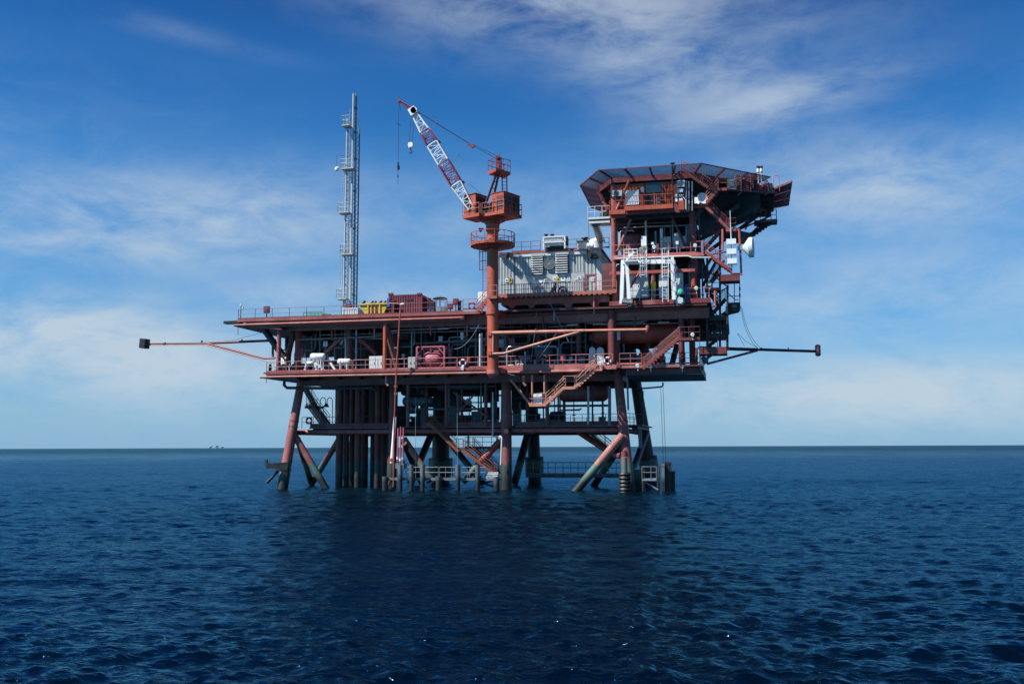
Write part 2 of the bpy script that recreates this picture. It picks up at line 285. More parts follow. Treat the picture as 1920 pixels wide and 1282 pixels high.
# ------------------------------------------------------------------ the sea: one sheet to the horizon, waves as geometry near the camera
def build_sea():
    rng = np.random.default_rng(5)
    yaw = rad(12.8); fan = np.linspace(-rad(52), rad(52), 860); rest = np.linspace(rad(52), 2*math.pi-rad(52), 72)[1:-1]
    th = np.concatenate([fan, rest]) + math.pi/2 + yaw
    r = np.concatenate([[0.5, 2, 4], np.geomspace(6, 2000, 1540), np.geomspace(2050, 90000, 50)])
    nT, nR = len(th), len(r)
    R, TH = np.meshgrid(r, th, indexing='ij'); x = R*np.cos(TH); y = R*np.sin(TH)
    dr = np.gradient(r)[:, None]*np.ones((1, nT)); dx = np.zeros_like(x); dy = np.zeros_like(x); z = np.zeros_like(x)
    K = 96; lam = np.geomspace(.22, 13, K); main = rad(-80)                  # travel direction of the wind sea, towards the camera and a little right
    for i in range(K):
        a = main + rng.normal(0, .85 if lam[i] < 3 else .5); k = 2*math.pi/lam[i]; sl = .043*(1.0 if lam[i] < 1.3 else (1.3/lam[i])**1.35)
        A = sl/k; c, s = math.cos(a), math.sin(a); att = np.clip((lam[i]/np.maximum(dr, R*.0021)-1.9)/1.8, 0, 1)
        m = att.max(axis=1) > 0
        ph = k*(x[m]*c+y[m]*s)+rng.uniform(0, 6.283); sn = np.sin(ph)*att[m]*A
        z[m] += np.cos(ph)*att[m]*A; dx[m] -= .8*c*sn; dy[m] -= .8*s*sn
    g = np.zeros_like(x)                                     # gusts: patches of stronger and weaker ripple
    for i in range(14):
        a = rng.uniform(0, 6.283); k = 2*math.pi/rng.uniform(14, 90); g += np.sin(k*(x*math.cos(a)*.6+y*math.sin(a))+rng.uniform(0, 6.283))
    g = np.clip(.97+g*.06, .72, 1.15); z *= g; dx *= g; dy *= g
    co = np.stack([x+dx, y+dy, z], -1).reshape(-1, 3)
    i0 = (np.arange(nR-1)[:, None]*nT+np.arange(nT)[None, :]); i1 = np.arange(nR-1)[:, None]*nT+(np.arange(nT)[None, :]+1) % nT
    q = np.stack([i0, i0+nT, i1+nT, i1], -1).reshape(-1, 4)
    me = bpy.data.meshes.new('sea'); me.vertices.add(len(co)); me.vertices.foreach_set('co', co.astype(np.float32).ravel())
    me.loops.add(q.size); me.loops.foreach_set('vertex_index', q.astype(np.int32).ravel()); me.polygons.add(len(q))
    me.polygons.foreach_set('loop_start', np.arange(0, q.size, 4, dtype=np.int32)); me.polygons.foreach_set('loop_total', np.full(len(q), 4, np.int32))
    me.polygons.foreach_set('use_smooth', np.ones(len(q), bool)); me.update(calc_edges=True)
    m = bpy.data.materials.new('sea_water'); m.use_nodes = True; t = m.node_tree; t.nodes.clear(); lk = t.links.new
    # deep clear water: dark blue body, blue tinted mirror weighted by the Fresnel term of the rippled surface
    body = node('ShaderNodeBsdfDiffuse', t); body.inputs['Color'].default_value = (.0003, .0028, .0074, 1); gls = node('ShaderNodeBsdfGlossy', t); gls.inputs['Color'].default_value = (.29, .74, 1.0, 1)
    fre = node('ShaderNodeFresnel', t); fre.inputs['IOR'].default_value = 1.333; fk = node('ShaderNodeMath', t, operation='MULTIPLY'); fk.inputs[1].default_value = .84; lk(fre.outputs[0], fk.inputs[0]); cap = node('ShaderNodeMath', t, operation='SMOOTH_MIN'); cap.inputs[1].default_value = .60; cap.inputs[2].default_value = .25; lk(fk.outputs[0], cap.inputs[0])
    # far out the wave faces turned to the boat hide the grazing ones behind them, so less of the low sky is mirrored
    t0 = node('ShaderNodeTexCoord', t); ld = node('ShaderNodeVectorMath', t, operation='LENGTH'); lk(t0.outputs['Object'], ld.inputs[0]); far = node('ShaderNodeMapRange', t, interpolation_type='SMOOTHSTEP'); lk(ld.outputs['Value'], far.inputs[0])
    for i_, v_ in ((1, 50), (2, 1300), (3, 1.0), (4, .44)): far.inputs[i_].default_value = v_
    fk = node('ShaderNodeMath', t, operation='MULTIPLY'); lk(cap.outputs[0], fk.inputs[0]); lk(far.outputs[0], fk.inputs[1])
    mx = node('ShaderNodeMixShader', t); lk(fk.outputs[0], mx.inputs[0]); lk(body.outputs[0], mx.inputs[1]); lk(gls.outputs[0], mx.inputs[2]); om = node('ShaderNodeOutputMaterial', t); lk(mx.outputs[0], om.inputs[0])
    tcn = node('ShaderNodeTexCoord', t); hs = []
    # ripples finer than the mesh far out read as gloss: slope variance grows with distance from the boat
    ln = node('ShaderNodeVectorMath', t, operation='LENGTH'); lk(tcn.outputs['Object'], ln.inputs[0]); rr = node('ShaderNodeMapRange', t); lk(ln.outputs['Value'], rr.inputs[0])
    for i_, v_ in ((1, 18), (2, 520), (3, .13), (4, .52)): rr.inputs[i_].default_value = v_
    cp = node('ShaderNodeTexNoise', t); cp.inputs['Scale'].default_value = 1.; cp.inputs['Detail'].default_value = 4; cm_ = node('ShaderNodeMapping', t); cm_.inputs['Scale'].default_value = (.035, .11, 1); lk(tcn.outputs['Object'], cm_.inputs[0]); lk(cm_.outputs[0], cp.inputs['Vector'])
    cr_ = node('ShaderNodeMapRange', t); lk(cp.outputs[0], cr_.inputs[0]); cr_.inputs[1].default_value = .3; cr_.inputs[2].default_value = .7; cr_.inputs[3].default_value = .6; cr_.inputs[4].default_value = 1.25
    rx = node('ShaderNodeMath', t, operation='MULTIPLY'); lk(rr.outputs[0], rx.inputs[0]); lk(cr_.outputs[0], rx.inputs[1]); lk(rx.outputs[0], gls.inputs['Roughness'])
    for sc, sx, sy, rot, wgt in ((1., 2.1, 5.2, 8, .085), (1., .7, 1.9, -6, .10), (1., .2, .6, 4, .25), (1., 6., 13., 14, .024)):
        mp = node('ShaderNodeMapping', t); mp.inputs['Scale'].default_value = (sx, sy, 1); mp.inputs['Rotation'].default_value = (0, 0, rad(rot)); lk(tcn.outputs['Object'], mp.inputs[0])
        n = node('ShaderNodeTexNoise', t); n.inputs['Scale'].default_value = sc; n.inputs['Detail'].default_value = 3; n.inputs['Distortion'].default_value = .4; lk(mp.outputs[0], n.inputs['Vector'])
        k = node('ShaderNodeMath', t, operation='MULTIPLY'); lk(n.outputs[0], k.inputs[0]); k.inputs[1].default_value = wgt; hs.append(k.outputs[0])
    s = hs[0]
    for h in hs[1:]:
        k = node('ShaderNodeMath', t, operation='ADD'); lk(s, k.inputs[0]); lk(h, k.inputs[1]); s = k.outputs[0]
    bp = node('ShaderNodeBump', t); bp.inputs['Strength'].default_value = 1.0; bp.inputs['Distance'].default_value = 1.0; lk(s, bp.inputs['Height']); [lk(bp.outputs[0], n_.inputs['Normal']) for n_ in (body, gls, fre)]
    me.materials.append(m); o = bpy.data.objects.new('sea', me); COL.objects.link(o); o['kind'] = 'structure'
build_sea()

# ------------------------------------------------------------------ platform: jacket, decks, columns
YF, YL, YB = 97.0, 99.4, 116.0
ZW, ZC, ZT, ZG, ZA, ZB, ZQ, ZH = 6.5, 12.25, 18.0, 19.5, 18.3, 23.0, 27.85, 31.0
plat = T('offshore_platform', 'rust red multi-deck steel gas platform standing on splayed legs in the open sea', 'oil platform', (-28, 106, 0))
def pt_(px, py, Y): return V(px, py, Y)
# legs (front row pixels at deck and at the water; the back row stands behind them)
for (pt, pw, r1, r2, ya, yb, mt) in (((561, 735), (529, 917), .43, .62, YL, 97.6, 'leg'), ((738, 735), (734, 914), .47, .55, 101.6, 101.2, 'conductor'), ((949, 735), (949, 916), .53, .65, 101.4, 100.6, 'shaded_inner_leg'), ((1162, 735), (1180, 921), .46, .66, YL, 97.6, 'leg')):  # second and third leg: deck shade is put into their darker paint
    a = V(*pt, ya); bb = V(*pw, yb); d = (bb-a).normalized()
    m = MB().tube(a-d*(6 if pt[0] != 561 else 1.0), a, r1, n=18).tube(a, bb+d*2.5, r1, r2, n=18)
    for tt in (.30, .36): q = lerp(a, bb, tt); m.tube(q-d*.07, q+d*.07, r1*1.2, n=18)
    m.build('leg', mt, plat)
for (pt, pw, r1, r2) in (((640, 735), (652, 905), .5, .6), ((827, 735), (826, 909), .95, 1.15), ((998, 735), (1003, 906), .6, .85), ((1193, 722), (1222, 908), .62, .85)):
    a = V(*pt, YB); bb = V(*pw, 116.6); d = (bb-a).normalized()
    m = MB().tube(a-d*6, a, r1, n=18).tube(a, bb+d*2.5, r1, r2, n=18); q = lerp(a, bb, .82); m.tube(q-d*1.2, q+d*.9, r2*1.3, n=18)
    m.build('leg', 'shaded_back_leg', plat, 'dark back row leg in shade')  # back row shade is put into this dark paint
def brace(p, q, r, mat='leg', name='brace'): return MB().tube(p, q, r, n=14).build(name, mat, plat)
brace(V(553, 817, YL-.5), V(620, 930, YL), .36); brace(V(757, 822, 101.2), V(812, 905, 101), .35); brace(V(938, 826, 101), V(868, 903, 100.8), .35)
brace(V(1168, 815, 97.9), V(1077, 924, 97.6), .42); brace(V(558, 822, YL+1), V(588, 920, 108), .33, 'shaded_back_leg'); brace(V(634, 826, 104), V(580, 914, 107), .33)
brace(V(1086, 810, 108), V(1152, 853, 103), .34, 'leg'); brace(V(1160, 840, 104), V(1108, 918, 110), .38, 'shaded_back_leg'); brace(V(808, 815, 115), V(770, 905, 110), .42, 'shaded_back_leg')
brace(V(832, 815, 114), V(905, 905, 108), .36, 'shaded_back_leg'); brace(V(990, 812, 115), V(965, 905, 112), .45, 'shaded_back_leg'); brace(V(1212, 812, 114), V(1180, 900, 100), .35, 'shaded_back_leg')
brace(V(757, 830, 100), V(790, 905, 108), .3, 'shaded_back_leg'); brace(V(1152, 853, 103), V(1172, 855, 98.6), .3)
for z, y in ((5.98, 101.2), (5.9, YB)):                                    # horizontal jacket frame
    MB().tube((V(560, 810, y).x if y < 110 else V(640, 810, y).x, y, z), (V(1174, 806, y).x, y, z), .26, n=12).build('brace', 'leg' if y < 110 else 'shaded_back_leg', plat)
for px in (556, 738, 949, 1172): x = V(px, 808, YL).x; MB().tube((x, YL, 5.9), (x+(1.2 if px == 556 else -.5), YB, 5.9), .26, n=10).build('brace', 'shaded_back_leg', plat)
# conductors: the bundle of well pipes
for px, y, r in ((636, 100.5, .36), (649, 101.5, .33), (660, 103.2, .30), (671, 100.5, .36), (682, 102.6, .3), (684, 105, .4), (699, 103.4, .27), (708, 100.6, .36), (719, 102.8, .4), (727, 104.6, .4), (640, 104, .35), (667, 105.5, .35), (704, 106, .35), (715, 108, .4)):
    y += 1.5; x = V(px, 820, y).x; m = MB().tube((x, y, -2), (x, y, ZC-.6), r, n=14)
    for z in (4.2, 8.8): m.tube((x, y, z), (x, y, z+.14), r*1.12, n=14)
    m.build('conductor_pipe', 'conductor', plat)
# decks
xT0, xT1 = V(445, 605, YF).x, V(1362, 580, YF).x; xC0, xC1 = V(494, 700, YF).x, V(1316, 700, YF).x; xCrane = V(933, 690, YF).x
MB().box(xT0, V(1326, 590, YF).x, YF, 117, ZT-.16, ZT).build('upper_deck', 'plate', plat)
MB().prism([(xC0, YF), (xCrane, YF), (xCrane, YF), (V(1150, 695, YF).x, YF), (V(1150, 695, YF).x, 117), (xC0, 117)], ZC-.14, ZC).build('cellar_deck', 'plate', plat)
MB().box(V(1150, 695, YF).x, xC1, YF, 107.6, ZC-.30, ZC-.14).build('cellar_deck', 'plate', plat)
def girder(x0, x1, y, z0, z1, mat='red', fl=.28, name='edge_girder'):
    return MB().box(x0, x1, y-.03, y+.03, z0, z1).box(x0, x1, y-fl/2, y+fl/2, z1, z1+.05).box(x0, x1, y-fl/2, y+fl/2, z0-.05, z0).build(name, mat, plat)
# fascia of the upper deck: plate edge, gutter pipe, deep girder set back
MB().box(xT0, V(905, 592, YF).x, YF-.07, YF-.003, ZT-.26, ZT+.02).build('deck_edge', 'red', plat)
MB().box(V(418, 605, YF).x, V(449, 605, YF).x, YF+.1, YF+.9, ZT-.38, ZT-.09).build('deck_outrigger', 'black', plat)
MB().tube((V(440, 611, YF).x, YF-.12, ZT-.62), (V(868, 596, YF).x, YF-.12, ZT-.62), .11, n=10).build('gutter_pipe', 'salmon', plat)
MB().add([(V(438, 610, YF).x, YF, ZT-.72), (V(438, 610, YF).x, YF, ZT-.55), (V(500, 611, YF).x, YF, ZT-.27), (V(530, 616, YF).x, YF, ZT-1.25),
          (V(438, 610, YF).x, 116, ZT-.72), (V(438, 610, YF).x, 116, ZT-.55), (V(500, 611, YF).x, 116, ZT-.27), (V(530, 616, YF).x, 116, ZT-1.25)],
         [(0,1,2,3),(7,6,5,4),(0,4,5,1),(1,5,6,2),(2,6,7,3),(3,7,4,0)]).build('deck_wing', 'dark_red', plat)
girder(V(530, 612, 98).x, V(1330, 600, 98).x, 98.0, ZT-1.25, ZT-.3, 'red')
MB().box(V(500, 612, YF).x, V(870, 596, YF).x, YF+.02, YF+.06, ZT-.95, ZT-.3).build('deck_web', 'dark_red', plat)
for i, x in enumerate(np.linspace(xT0+2, xT1, 13)): MB().box(x-.1, x+.1, YF+1.2, 116.5, ZT-.95, ZT-.17).build('deck_beam', 'dark', plat)
# cellar deck edge
MB().box(V(502, 700, YF).x, V(925, 688, YF).x, YF-.06, YF-.003, ZC-.22, ZC+.03).build('deck_edge', 'red', plat)
MB().tube((V(489, 709, YF).x, YF-.14, ZC-.52), (V(925, 700, YF).x, YF-.14, ZC-.52), .12, n=10).build('gutter_pipe', 'salmon', plat)
MB().box(V(500, 706, YF).x, V(925, 697, YF).x, YF+.02, YF+.06, ZC-.62, ZC-.2).build('deck_web', 'dark_red', plat)
MB().add([(V(489, 709, YF).x, YF, ZC-.60), (V(489, 709, YF).x, YF, ZC-.44), (V(545, 709, YF).x, YF, ZC-.22), (V(560, 716, YF).x, YF, ZC-.85),
          (V(489, 709, YF).x, 116, ZC-.60), (V(489, 709, YF).x, 116, ZC-.44), (V(545, 709, YF).x, 116, ZC-.22), (V(560, 716, YF).x, 116, ZC-.85)],
         [(0,1,2,3),(7,6,5,4),(0,4,5,1),(1,5,6,2),(2,6,7,3),(3,7,4,0)]).build('deck_wing', 'dark_red', plat)
MB().box(V(938, 700, YF).x, V(1156, 695, YF).x, YF-.06, YF-.003, ZC-.42, ZC+.02).tube((V(950, 703, YF).x, YF-.16, ZC-.55), (V(1130, 700, YF).x, YF-.16, ZC-.55), .13, n=10).build('deck_edge', 'salmon', plat)
girder(V(1172, 700, YF).x, xC1, YF+.9, ZC-.96, ZC-.36, 'dark_red'); MB().box(V(1166, 692, YF).x, V(1275, 692, YF).x, YF-.06, YF-.003, ZC-.35, ZC-.1).build('deck_edge', 'salmon', plat)
MB().box(V(1172, 700, YF).x, xC1+.1, YF+.35, 107.6, ZC-1.06, ZC-.98).build('underside_plating', 'dark', plat)
x = xC1; MB().box(x-.06, x+.06, YF+.2, 107.6, ZC-1.05, ZC-.31).build('edge_girder', 'dark', plat)
girder(V(560, 715, YL).x, V(1160, 700, YL).x, YL, ZC-1.35, ZC-.3, 'dark_red'); girder(xC0+3, V(1150, 700, YF).x, 115.5, ZC-1.2, ZC-.3, 'dark')
for x in np.linspace(xC0+3, V(1140, 700, YF).x, 15): MB().box(x-.08, x+.08, YF+1.6, 116, ZC-.75, ZC-.15).build('deck_beam', 'dark', plat)
# columns and truss diagonals between cellar and upper deck
def col(px, Y, z0, z1, r, mat='dark_red', py=650, name='column'): x = V(px, py, Y).x; return MB().tube((x, Y, z0), (x, Y, z1), r, n=12).build(name, mat, plat)
for px, Y, r, mt in ((523, 97.5, .23, 'red'), (559, 100, .35, 'red'), (655, 99.5, .33, 'red'), (722, 97.25, .22, 'orange'), (1148, 97.9, .42, 'dark_red'), (1278, 98.5, .3, 'dark_red'), (1298, 99.5, .3, 'dark_red'), (588, 104, .3, 'dark_red'), (612, 110, .3, 'dark'), (538, 108, .25, 'dark'), (1010, 101, .3, 'dark_red'), (1085, 101, .3, 'dark_red'), (800, 103, .3, 'dark')): col(px, Y, ZC, ZT-.3, r, mt)
def diag(a, b_, r, mat='dark_red'): return MB().tube(a, b_, r, n=10).build('truss_diagonal', mat, plat)
diag(V(497, 620, 98.5), V(540, 680, 98.5), .36, 'dark'); diag(V(550, 625, 100), V(535, 690, 100), .3); diag(V(724, 612, 97.6), V(745, 690, 98.6), .3, 'red'); diag(V(640, 633, 99.5), V(604, 668, 99.5), .25, 'red'); diag(V(672, 632, 99.5), V(706, 664, 99.5), .25, 'red')
diag(V(585, 640, 105), V(622, 690, 105), .35, 'dark'); diag(V(1215, 640, 104), V(1195, 690, 104), .4, 'red'); diag(V(1245, 690, 104), V(1190, 640, 106), .35, 'dark_red'); diag(V(1203, 690, 100), V(1258, 640, 100), .38, 'dark_red'); diag(V(1270, 645, 103), V(1258, 690, 103), .3, 'dark')
# walls added for the dark back of the process level; shade in their colour
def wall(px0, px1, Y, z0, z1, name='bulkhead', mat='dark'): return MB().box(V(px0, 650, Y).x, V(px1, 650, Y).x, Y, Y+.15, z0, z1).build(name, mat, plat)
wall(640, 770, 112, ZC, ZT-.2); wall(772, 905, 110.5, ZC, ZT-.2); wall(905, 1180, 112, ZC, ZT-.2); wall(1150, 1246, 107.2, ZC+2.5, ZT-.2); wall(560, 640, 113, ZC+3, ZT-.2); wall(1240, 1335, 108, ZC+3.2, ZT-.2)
for px0, px1, Y, z0, z1 in ((760, 800, 113, 9.6, 11.6), (815, 866, 111, 8.4, 11.6), (772, 812, 109, 6.5, 7.8), (820, 905, 112, 6.4, 8.0), (905, 935, 112, 9.5, 11.6), (850, 905, 113, 10.4, 11.6), (960, 985, 112, 8.5, 11.6), (630, 745, 113, 6.4, 11.6), (800, 815, 112.5, 10.2, 11.6), (745, 935, 113.2, 6.4, 7.35), (745, 764, 112.6, 7.3, 9.2), (781, 800, 112.4, 7.2, 8.7), (867, 884, 112.6, 8.4, 9.7), (902, 936, 112.3, 7.4, 8.9), (740, 935, 113.4, 10.9, 11.6), (960, 1060, 113, 10.1, 11.6), (985, 1012, 112.5, 6.4, 8.1), (1060, 1150, 113.3, 10.9, 11.6)): wall(px0, px1, Y, z0, z1)  # added panels thicken the dark mass between the legs, shade in their colour
# walkway deck in the jacket
xw0, xw1 = V(566, 800, YL).x, V(1200, 800, YL).x
MB().box(xw0, xw1, YL+1.9, 114, ZW-.12, ZW).build('walkway_deck', 'plate', plat)
for a, c in ((568, 718), (782, 935), (962, 1158)):
    MB().box(V(a, 800, YL).x, V(c, 799, YL).x, YL+1.83, YL+1.88, ZW-.09, ZW+.40).build('kick_plate', 'dark_red', plat)
    MB().box(V(a, 803, YL).x, V(c, 802, YL).x, YL+1.6, YL+1.82, ZW-.15, ZW-.09).build('ledge', 'steel', plat)
for x in np.linspace(xw0+.5, xw1-.5, 15): MB().box(x-.1, x+.1, YL+1.95, 113.8, ZW-.4, ZW-.125).build('deck_beam', 'dark', plat)
for px, Y in ((837, 100.5), (911, 100.5), (1026, 101), (765, 100.5)): col(px, Y, ZW, ZC-.8, .2, 'dark_red', 770)
# crossed braces with gusset below the cellar deck
MB().tube(V(850, 735, 100.2), V(915, 782, 100.2), .10).tube(V(890, 738, 100.2), V(862, 772, 100.2), .10).plate([V(870, 752, 100.1), V(877, 746, 100.1), V(884, 753, 100.1), V(877, 760, 100.1)]).build('cross_brace', 'dark_red', plat)
MB().path([V(533, 715, 97.8), V(533, 722, 97.8), V(538, 727, 97.8), V(640, 728, 98), V(700, 727, 98), V(706, 733, 98)], .16, 10).build('drain_pipe', 'dark', plat)
for x0, y0 in ((724, 705), (982, 705)): MB().path([V(x0, y0, 97.3), V(x0, y0+13, 97.3), V(x0+4, y0+18, 97.3)], .12, 8).build('drain_pipe', 'salmon', plat)
# marine bumper on the corner leg
bm = MB(); a = V(540, 877, 97.0)
bm.bar(V(500, 872, 96.6), a, .35, .5).plate([V(512, 868, 96.5), V(541, 866, 96.9), V(538, 893, 96.9), V(524, 882, 96.7)], (0, .35, 0)).bar(V(499, 862, 96.6), V(502, 878, 96.6), .3, .25).tube(V(500, 905, 96.8), V(522, 882, 97), .16)
bm.build('mooring_bracket', 'dark', plat)
# gusset brackets under the generator house floor
for px in (960, 997, 1066, 1116):
    MB().plate([V(px-11, 566, 97.6), V(px+11, 563, 97.6), V(px+3, 577, 97.6), V(px-4, 578, 97.6)], (0, .5, 0)).build('support_bracket', 'red', plat)
MB().tube(V(935, 583, 97.8), V(1125, 576, 97.8), .10).build('header_pipe', 'red', plat)
MB().tube(V(935, 592, 97.9), V(1285, 577, 97.9), .20, n=12).build('header_pipe', 'dark_red', plat)
MB().tube(V(935, 602, 98.4), V(1145, 597, 98.4), .22, n=12).build('header_pipe', 'dark_red', plat)

# ------------------------------------------------------------------ generator house: grey corrugated module
YG = 101.2
gx0, gx1 = V(937, 510, YG).x, V(1128, 510, YG).x; gz1 = V(1030, 472, YG).z; gy1 = YG+9.5
gen = T('generator_house', 'grey corrugated steel machinery house with louvres and a round fan behind the crane column', 'building', ((gx0+gx1)/2, YG+4, ZG))
def corr(x0, x1, y, z0, z1, pitch=.30, d=.09):
    n = max(2, int((x1-x0)/pitch)); v = []; p = (x1-x0)/n
    for i in range(n):
        a = x0+i*p; v += [(a, y), (a+p*.55, y), (a+p*.68, y+d), (a+p*.88, y+d)]
    v.append((x1, y)); m = MB(); k = len(v)
    vs = [(x, yy, z0) for x, yy in v]+[(x, yy, z1) for x, yy in v]
    return m.add(vs, [(i, i+1, k+i+1, k+i) for i in range(k-1)])
zt, zb, zm1, zm0 = gz1, ZG, V(1030, 513, YG).z, V(1030, 530, YG).z
MB().box(gx0+.05, gx1-.05, YG+.14, gy1, ZG, gz1-.05).build('wall', 'grey', gen)
cA, cB = V(966, 510, YG).x, V(1096, 510, YG).x
corr(gx0, cA-.05, YG, zb, zt).build('corrugated_panel', 'grey', gen); corr(cB+.1, gx1-.5, YG, zb, zt).build('corrugated_panel', 'grey', gen)
corr(cA, cB, YG, zm1, zt-.35).build('corrugated_panel', 'grey', gen); corr(cA, cB, YG-.002, zb, zm0, .24, .06).build('corrugated_panel', 'grey', gen)
MB().box(cA, cB, YG-.03, YG+.05, zm0, zm1-.03).build('plain_panel', 'grey', gen)
MB().box(gx1-.5, gx1, YG-.09, YG+.05, zb, zt).build('corner_post', 'light_grey', gen); MB().box(cA-.06, cA-.01, YG-.05, YG+.05, zb, zt-.4).build('downpipe', 'dark', gen)
dx0, dx1 = V(1096, 540, YG).x+.1, V(1119, 540, YG).x
MB().box(dx0, dx0+.16, YG-.07, YG-.01, zb, V(1100, 515, YG).z).box(dx1-.16, dx1, YG-.07, YG-.01, zb, V(1100, 515, YG).z).box(dx0, dx1, YG-.09, YG-.01, V(1100, 516, YG).z, V(1100, 514, YG).z).build('door_frame', 'pink', gen)
MB().box(gx0-.1, gx1+.1, YG-.18, gy1, gz1-.05, gz1+.12).build('roof', 'red', gen); MB().box(gx0+1.5, gx1-.2, YG-.12, YG-.005, gz1-.42, gz1-.06).build('eaves_beam', 'light_grey', gen)
for a, b_, c, d in ((997, 481, 1019, 516), (1042, 478, 1065, 513)):
    lv = MB().pbox(a-1, b_-2, c+1, d, YG-.05, .06).build('louvre', 'black', gen); m = MB(); p0, p1 = V(a, (b_+d)/2, YG), V(c, (b_+d)/2, YG); za, zc = V(a+10, d, YG).z, V(a+10, b_, YG).z
    for i in range(8):
        z = za+(zc-za)*(i+.2)/8; m.plate([(p0.x, YG-.32, z), (p1.x, YG-.32, z), (p1.x, YG-.08, z+(zc-za)/13), (p0.x, YG-.08, z+(zc-za)/13)], (0, 0, .03))
    m.build('blade', 'light_grey', lv)
    MB().pbox(a-1, b_-5, c+1, b_-1, YG-.35, .3).build('hood', 'grey', lv)
fan = MB().lathe(V(1030, 494.5, YG-.25), (0, 1, 0), [(0, .40), (0, .60), (.1, .62), (.24, .62)], 24).build('fan', 'steel', gen); m = MB()
c = V(1030, 494.5, YG-.27)
for R in (.15, .3, .45, .6): m.torus(c, (0, 1, 0), R, .018, 24, 4)
for i in range(8): t = i*math.pi/4; m.tube(c, c+Vector((math.cos(t), 0, math.sin(t)))*.6, .018, n=4)
m.tube(c-Vector((0, .02, 0)), c+Vector((0, .05, 0)), .12, n=10).build('guard', 'galv', fan)
for i, (a, b_, c, d, mt) in enumerate(((947, 522, 953, 529, 'white'), (954, 521, 960, 530, 'yellow'), (1011, 526, 1016, 530, 'white'), (1020, 523, 1026, 529, 'white'), (1037, 519, 1043, 527, 'white'), (1044, 519, 1050, 528, 'yellow'), (1051, 515, 1060, 527, 'white'), (1064, 518, 1069, 527, 'white'), (1078, 523, 1081, 525, 'white'), (1082, 518, 1089, 524, 'white'), (1013, 533, 1017, 538, 'white'), (1109, 519, 1114, 527, 'white'))):
    s = MB().pbox(a, b_, c, d, YG-.075, .03).build('safety_sign', mt, gen); q = V((a+c)/2, (b_+d)/2, YG-.078)
    if mt == 'yellow': MB().add([q+Vector((-.15, 0, -.12)), q+Vector((.15, 0, -.12)), q+Vector((0, 0, .16))], [(0, 1, 2)]).build('symbol', 'black', s)
    elif c-a > 5: MB().torus(q, (0, 1, 0), .08, .03, 12, 4).build('symbol', 'blue', s)
    elif d-b_ > 6: MB().box(q.x-.08, q.x+.08, q.y-.004, q.y, q.z+.02, q.z+.1).box(q.x-.08, q.x+.08, q.y-.004, q.y, q.z-.14, q.z-.06).build('symbol', 'steel', s)
lamp = MB().pbox(1000, 531, 1007, 537, YG-.3, .22).build('wall_lamp', 'galv', gen); MB().tube(V(1003, 537, YG-.2), V(1002, 546, YG-.2), .04, n=5).build('conduit', 'galv', lamp)
MB().bar(V(939, 478, YG-.2), V(939, 478, YG)+Vector((1.0, -1.0, -.4)), .35, .55).build('roof_beam', 'dark', gen); MB().bar(V(1102, 472, YG), V(1110, 482, YG-1.2), .3, .4).pbox(1108, 478, 1119, 482, YG-1.2, 1.1).build('roof_beam', 'dark', gen)
m = MB()
for i in range(13): z = ZG+2.6+i*.2; m.box(gx0-.28, gx0-.1, YG+.6, YG+3.0, z, z+.1)
m.box(gx0-.12, gx0+.02, YG+.5, YG+3.1, ZG+2.5, ZG+5.3).build('side_louvre', 'dark', gen)
# service balcony in front
bx0, bx1 = V(931, 556, YF).x, V(1156, 546, YF).x
bal = T('service_balcony', 'red steel balcony with toothed grating edge along the grey machinery house', 'balcony', ((bx0+bx1)/2, YF, ZG-.2))
MB().box(bx0, bx1, YF, YG+9.5, ZG-.14, ZG-.002).build('floor', 'plate', bal); MB().box(bx0, bx1, YF-.06, YF-.003, ZG-.16, ZG+.14).build('edge_beam', 'salmon', bal)
m = MB()
for i in range(22): x = bx0+.3+i*(bx1-bx0-.5)/22; m.box(x, x+.28, YF-.08, YF+.6, ZG-.26, ZG-.145)
m.build('grating_clip', 'salmon', bal); MB().box(bx0+.5, bx1-.8, YF+.55, YF+.6, ZG-.95, ZG-.145).build('web_plate', 'red', bal)
for x in np.linspace(bx0+.4, bx1-.4, 9): MB().box(x-.06, x+.06, YF+.62, YG+9, ZG-.9, ZG-.145).build('cross_beam', 'dark', bal)

# ------------------------------------------------------------------ utility tower under the helideck
tx0, tx1 = V(1146, 480, YF).x, V(1318, 470, YF).x
tw = T('utility_tower', 'open red steel tower of equipment floors carrying the helideck', 'tower', ((tx0+tx1)/2, 104, ZT))
def floor_(name, x0, x1, y0, y1, z, mat='salmon', t=.3):
    f = MB().box(x0, x1, y0, y1, z-.12, z).build(name, 'plate', tw); MB().box(x0-.03, x1+.03, y0-.06, y0-.003, z-t, z+.1).build('edge_beam', mat, f); return f
xa0, xa1 = V(1143, 570, YF).x, V(1332, 560, YF).x
floor_('lower_floor', xa0, xa1, YF, 112, ZA+.12, 'red', .35); floor_('middle_floor', tx0, tx1, YF, 112, ZB, 'salmon', .35); floor_('cabin_floor', V(1142, 395, YF).x, V(1300, 385, YF).x, YF+.9, 112, ZQ-.2, 'dark_red', .4)
MB().box(V(1145, 408, YF).x, V(1300, 400, YF).x, YF+1.2, 112, ZQ-1.0, ZQ-.33).build('floor_girder', 'dark', tw)
MB().box(V(1147, 570, YF).x, V(1270, 575, YF).x, 98.6, 99.1, ZT-.95, ZT-.2).build('floor_girder', 'dark_red', tw)
def tcol(px, Y, z0, z1, r, mat='red'): x = V(px, 480, Y).x; return MB().tube((x, Y, z0), (x, Y, z1), r, n=12).build('column', mat, tw)
